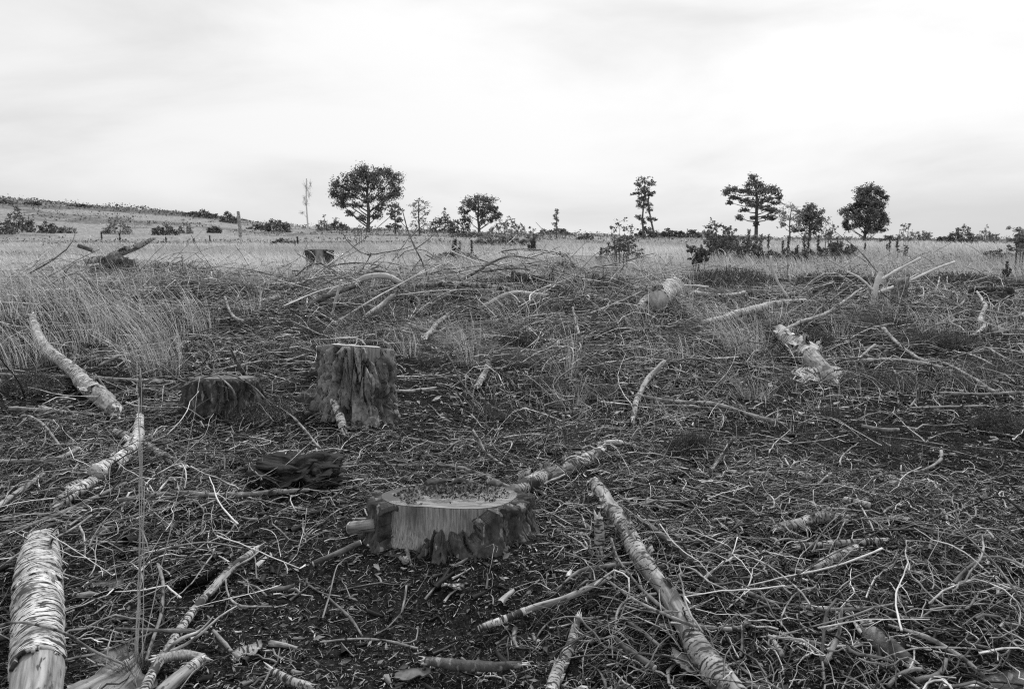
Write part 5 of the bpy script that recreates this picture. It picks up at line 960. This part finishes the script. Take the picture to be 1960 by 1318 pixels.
# shrubs: x, base y, width, height, D, kind, label
SH = [(12, 390, 26, 9, 200, 'd', 'domed bush on the crest of the hill at the left edge'), (62, 392, 26, 10, 200, 'd', 'domed bush on the hill crest, second from the left edge'), (38, 444, 52, 50, 60, 'd', 'dense dark bush under the hill at the left edge'),
      (8, 448, 34, 26, 55, 'd', 'low dark bush beside the dense one at the left edge'), (92, 446, 28, 30, 60, 'd', 'small dark round bush right of the dense one on the left'), (126, 446, 36, 20, 62, 'p', 'straggly bush right of the small round bush on the left'), (225, 448, 56, 34, 55, 'p', 'loose spreading bush in the field on the left'),
      (315, 450, 46, 24, 58, 'd', 'open bush in the left field, right of the loose one'), (355, 447, 24, 34, 62, 'p', 'upright leafy bush in the left field'), (412, 446, 22, 18, 62, 'd', 'little dark bush left of the birch post'), (495, 440, 34, 12, 90, 'd', 'low scrub right of the birch post'),
      (385, 416, 62, 14, 170, 'd', 'flat scrub on the slope of the hill'), (440, 417, 28, 28, 150, 'd', 'dark bush rising on the slope behind the birch post'), (532, 444, 46, 34, 80, 'd', 'broad bush left of the leafless birch'), (618, 442, 24, 34, 90, 'p', 'pointed pale bush right of the leafless birch'),
      (645, 441, 40, 24, 95, 'd', 'dark scrub under the left limbs of the big oak'), (846, 446, 44, 44, 90, 'd', 'dark conifer bush between the pale birch and the round oak'), (880, 450, 34, 50, 85, 'd', 'taller dark bush covering the left side of the round oak'), (972, 450, 64, 40, 85, 'p', 'rounded pale willow bush right of the round oak'),
      (1018, 448, 22, 28, 80, 'p', 'thin bush right of the rounded pale willow'), (1060, 450, 60, 14, 95, 'd', 'low scrub at the foot of the small pale birch'), (1120, 450, 26, 14, 100, 'd', 'tiny bush on the open horizon right of the small birch'), (1238, 455, 44, 20, 80, 'd', 'low scrub at the foot of the twin stemmed tree'),
      (1282, 455, 60, 20, 80, 'd', 'dark scrub right of the twin stemmed tree'), (1325, 455, 30, 16, 90, 'd', 'scrub halfway between twin tree and pine'), (1352, 455, 30, 18, 90, 'p', 'pale scrub left of the dark pine'), (1732, 462, 34, 38, 70, 'p', 'thin birch bush right of the lone oak'), (1768, 462, 28, 32, 75, 'p', 'second thin bush right of the lone oak'),
      (1838, 466, 60, 36, 60, 'd', 'broad dense bush on the right horizon'), (1888, 464, 42, 30, 65, 'p', 'pale bush near the right edge of the horizon'), (1803, 463, 24, 14, 80, 'd', 'small dark bush left of the broad one on the right'), (910, 442, 100, 12, 110, 'p', 'pale low growth round the foot of the round oak'), (1700, 458, 30, 16, 110, 'd', 'scrub touching the right foot of the lone oak'), (150, 396, 40, 6, 195, 'd', 'thin scrub line on the hill crest')]
for (px, by, w_, h_, D, k, lab) in SH:
    R = np.random.default_rng(int(px*7+by)); n = max(4, int(w_/7)); lo = []
    for i in range(n):
        dx = (i/(n-1)-.5)*w_*.85; hh_ = h_*(1-.55*abs(dx/(w_*.5))**1.5)*R.uniform(.6, 1.08); lo += [(dx, hh_*.78, w_/n*.6, hh_*.26), (dx+R.uniform(-2, 2), hh_*.45, w_/n*.8, hh_*.3), (dx, hh_*.12, w_/n, hh_*.2)]
    tree(lab, px, D, 0, by, lo, trunks=[((dx_*w_, 0), (dx_*w_*1.4, h_*.6)) for dx_ in (-.25, -.08, .1, .27)], tw=max(.8, h_*.04), leaf='oak_foliage' if k == 'd' else 'pale_foliage', dens_=.8 if k == 'd' else .6, ls=max(.03, float(place(px, D, by)[1])*.0014), name='shrub', cat='shrub', clump=.5)
for (px, by, w_, h_, k, lab) in ((1385, 512, 80, 70, 'd', 'dense dark thicket at the field edge left of the pine'), (1440, 505, 80, 52, 'd', 'dark thicket below the pine, right of the taller one'), (1515, 505, 80, 40, 'd', 'low thicket behind the pale grass mound on the right'),
      (1600, 508, 90, 46, 'd', 'dark thicket round the biggest pine seedling'), (1190, 528, 90, 56, 'd', 'dark bushy growth round the foot of the leafy sapling'), (875, 502, 80, 26, 'd', 'low dark scrub round the spreading pine seedling'), (1075, 520, 60, 22, 'd', 'low scrub right of the squat stump'),
      (1925, 520, 80, 30, 'd', 'scrub at the right edge below the pale leaved sapling'), (540, 470, 40, 14, 'd', 'low scrub in the field left of the distant stump'), (960, 470, 110, 20, 'p', 'pale scrub in the field before the willow bush')):
    R = np.random.default_rng(int(px*3+by)); n = int(w_/7); lo = []
    for i in range(n):
        dx = (i/(n-1)-.5)*w_*.85; hh_ = h_*(1-.5*abs(dx/(w_*.5))**1.5)*R.uniform(.5, 1.1); lo += [(dx, hh_*.8, w_/n*.6, hh_*.22), (dx+R.uniform(-2, 2), hh_*.45, w_/n*.9, hh_*.3), (dx, hh_*.12, w_/n, hh_*.2)]
    tree(lab, px, 20, 0, by, lo, trunks=[((dx_*w_, 0), (dx_*w_*1.4, h_*.6)) for dx_ in (-.25, -.08, .1, .27)], tw=.8, leaf='oak_foliage' if k == 'd' else 'pale_foliage', dens_=.75, ls=float(P(px, by)[1])*.0016, name='shrub', cat='shrub', clump=.5)
# leafy saplings nearer by
def sapling(label, px, py, hpx, wpx, D=None, nl=260, leaf='oak_foliage', ls=.03, stems=6, name='leafy_sapling'):
    b = P(px, py) if D is None else place(px, D); dep = depth(b); s = dep/FPX; root = thing(name, label, 'sapling', b); Pp, Rp, pos = [], [], []
    for i in range(stems):
        a = rng.uniform(0, 6.28); ht = hpx*s*rng.uniform(.45, 1); sp = wpx*.6*s*rng.uniform(.2, 1); e = np.array([math.cos(a)*sp, math.sin(a)*sp*.7, ht]); m = e*[.35, .35, .5]
        b_ = np.array([math.cos(a)*sp*.5, math.sin(a)*sp*.5, -.05]); m = m+b_*.5; pts = np.array([b_, b_*.6+m*.5, m, (m+e)/2+rng.normal(size=3)*.03, e]); Pp.append(pts); Rp.append(np.array([.012, .01, .007, .005, .002])*max(1, dep*.06))
        for j in range(7):
            k = rng.uniform(.05, .95); o_ = pts[2]*(1-k)+e*k; d = nrm(rng.normal(size=3)*[1, 1, .5]+[0, 0, .4])*ht*.22; Pp.append(np.array([o_, o_+d*.3, o_+d*.55, o_+d*.8, o_+d])); Rp.append(np.array([.004, .0035, .003, .002, .001])*max(1, dep*.06))
            m2 = max(1, nl//(stems*6)); pos.append(o_+d*rng.uniform(.2, 1.05, (m2, 1))+rng.normal(size=(m2, 3))*ht*.025)
    for i in range(stems):
        v, q, at = tubes(np.array(Pp[i*8:i*8+8]), np.array(Rp[i*8:i*8+8]), 5); link('stem', mesh('stem', v, q, None, at, 'tree_bark'), root)
    pos = np.vstack(pos); leaf_mesh('leaves', pos, ls*rng.uniform(.6, 1.3, len(pos)), leaf, root, rng.uniform(0, 1, len(pos)), .6); return root
sapling('leafy birch sapling standing in heather right of centre, tallest near plant', 1188, 515, 100, 55, nl=420, ls=.034, stems=9)
sapling('dark leafy bush left of the pine in the middle distance', 1378, 500, 75, 60, nl=1300, ls=.04, stems=16)
sapling('dense leafy bush right of the other, before the dark pine', 1425, 497, 50, 60, nl=1100, ls=.04, stems=16)
sapling('slim sapling between the small bushy oak and the lone oak', 1585, 490, 75, 24, nl=160, ls=.05, stems=3)
sapling('sapling at the right edge with loose pale leaves', 1945, 520, 110, 50, nl=260, ls=.05, stems=4, leaf='pale_foliage')
sapling('thin birch sapling in the field right of the lone oak', 1725, 500, 40, 24, nl=60, ls=.04, stems=3)
sapling('spindly sapling in the field above the dead leaning one', 690, 470, 50, 22, nl=60, ls=.05, stems=3)
sapling('dark heath sapling at the field edge above the brush pile', 1340, 520, 50, 40, nl=300, ls=.05, stems=7)
# pine seedlings: upright bottle-brush shoots
def seedling(label, px, py, hpx, shoots, group=None, mat='oak_foliage'):
    b = P(px, py); dep = depth(b); s = dep/FPX; root = thing('pine_seedling', label, 'pine seedling', b, group); h = hpx*s; Pp, Rp, pos, dirs = [], [], [], []
    for i in range(shoots):
        a = rng.uniform(0, 6.28); sp = h*rng.uniform(0, .5) if i else 0; e = np.array([math.cos(a)*sp, math.sin(a)*sp, h*(1 if i == 0 else rng.uniform(.4, .85))]); m = e*[.8, .8, .4]
        Pp.append(np.array([[0, 0, -.05], m, e])); Rp.append(np.array([.018, .014, .008])*max(1, dep*.05)); t = rng.uniform(.25, 1, 130)[:, None]; pos.append(np.where(t < .5, m*t*2, m+(e-m)*(t-.5)*2))
    v, q, at = tubes(np.array(Pp), np.array(Rp), 5); link('stem', mesh('stem', v, q, None, at, 'tree_bark'), root); pos = np.vstack(pos); n = len(pos)
    d = nrm(rng.normal(size=(n, 3))*[1, 1, .5]+[0, 0, .8])*h*.13; v, q, at = ribbons(np.stack([pos, pos+d], 1), np.full((n, 2), dep*.0011), rng.uniform(0, .6, n)); link('needles', mesh('needles', v, q, None, at, mat, smooth=False), root); return root
for px, py, h, n, lab in ((872, 494, 36, 7, 'dark spreading pine seedling in the field left of centre'), (903, 490, 30, 1, 'single upright shoot right of the spreading seedling'), (1022, 488, 36, 6, 'dark many tipped pine seedling in the field near the centre'), (1600, 500, 42, 9, 'biggest dark pine seedling on the right, tips spread like fingers'),
        (1628, 500, 30, 4, 'pine seedling leaning right beside the biggest one'), (1655, 486, 20, 1, 'small knob topped shoot in the pale field on the right'), (1702, 482, 22, 2, 'two tipped shoot in the pale field on the right'), (1716, 480, 24, 1, 'single shoot close right of the two tipped one'),
        (1150, 506, 30, 3, 'dark shoot left of the leafy birch sapling'), (1058, 540, 26, 6, 'low dark pine seedling right of the squat stump'), (570, 470, 16, 2, 'short dead shoots in the field above the distant stump'), (1925, 530, 30, 4, 'dark seedling before the right edge sapling'), (1525, 505, 34, 8, 'dark seedling clump in the stake row')):
    seedling(lab, px, py, h, n)
for px in (1432, 1446, 1455, 1470, 1497, 1508, 1538, 1546, 1565): seedling('upright dark shoot in the row of shoots below the pine', px, rng.uniform(480, 496), rng.uniform(24, 42), 1, 'row of dark shoots below the pine')
for px in (195, 318, 372, 402, 565, 230): seedling('short dark shoot poking out of the left field grass', px, rng.uniform(455, 474), rng.uniform(7, 17), 1, 'dark shoots in the left field')
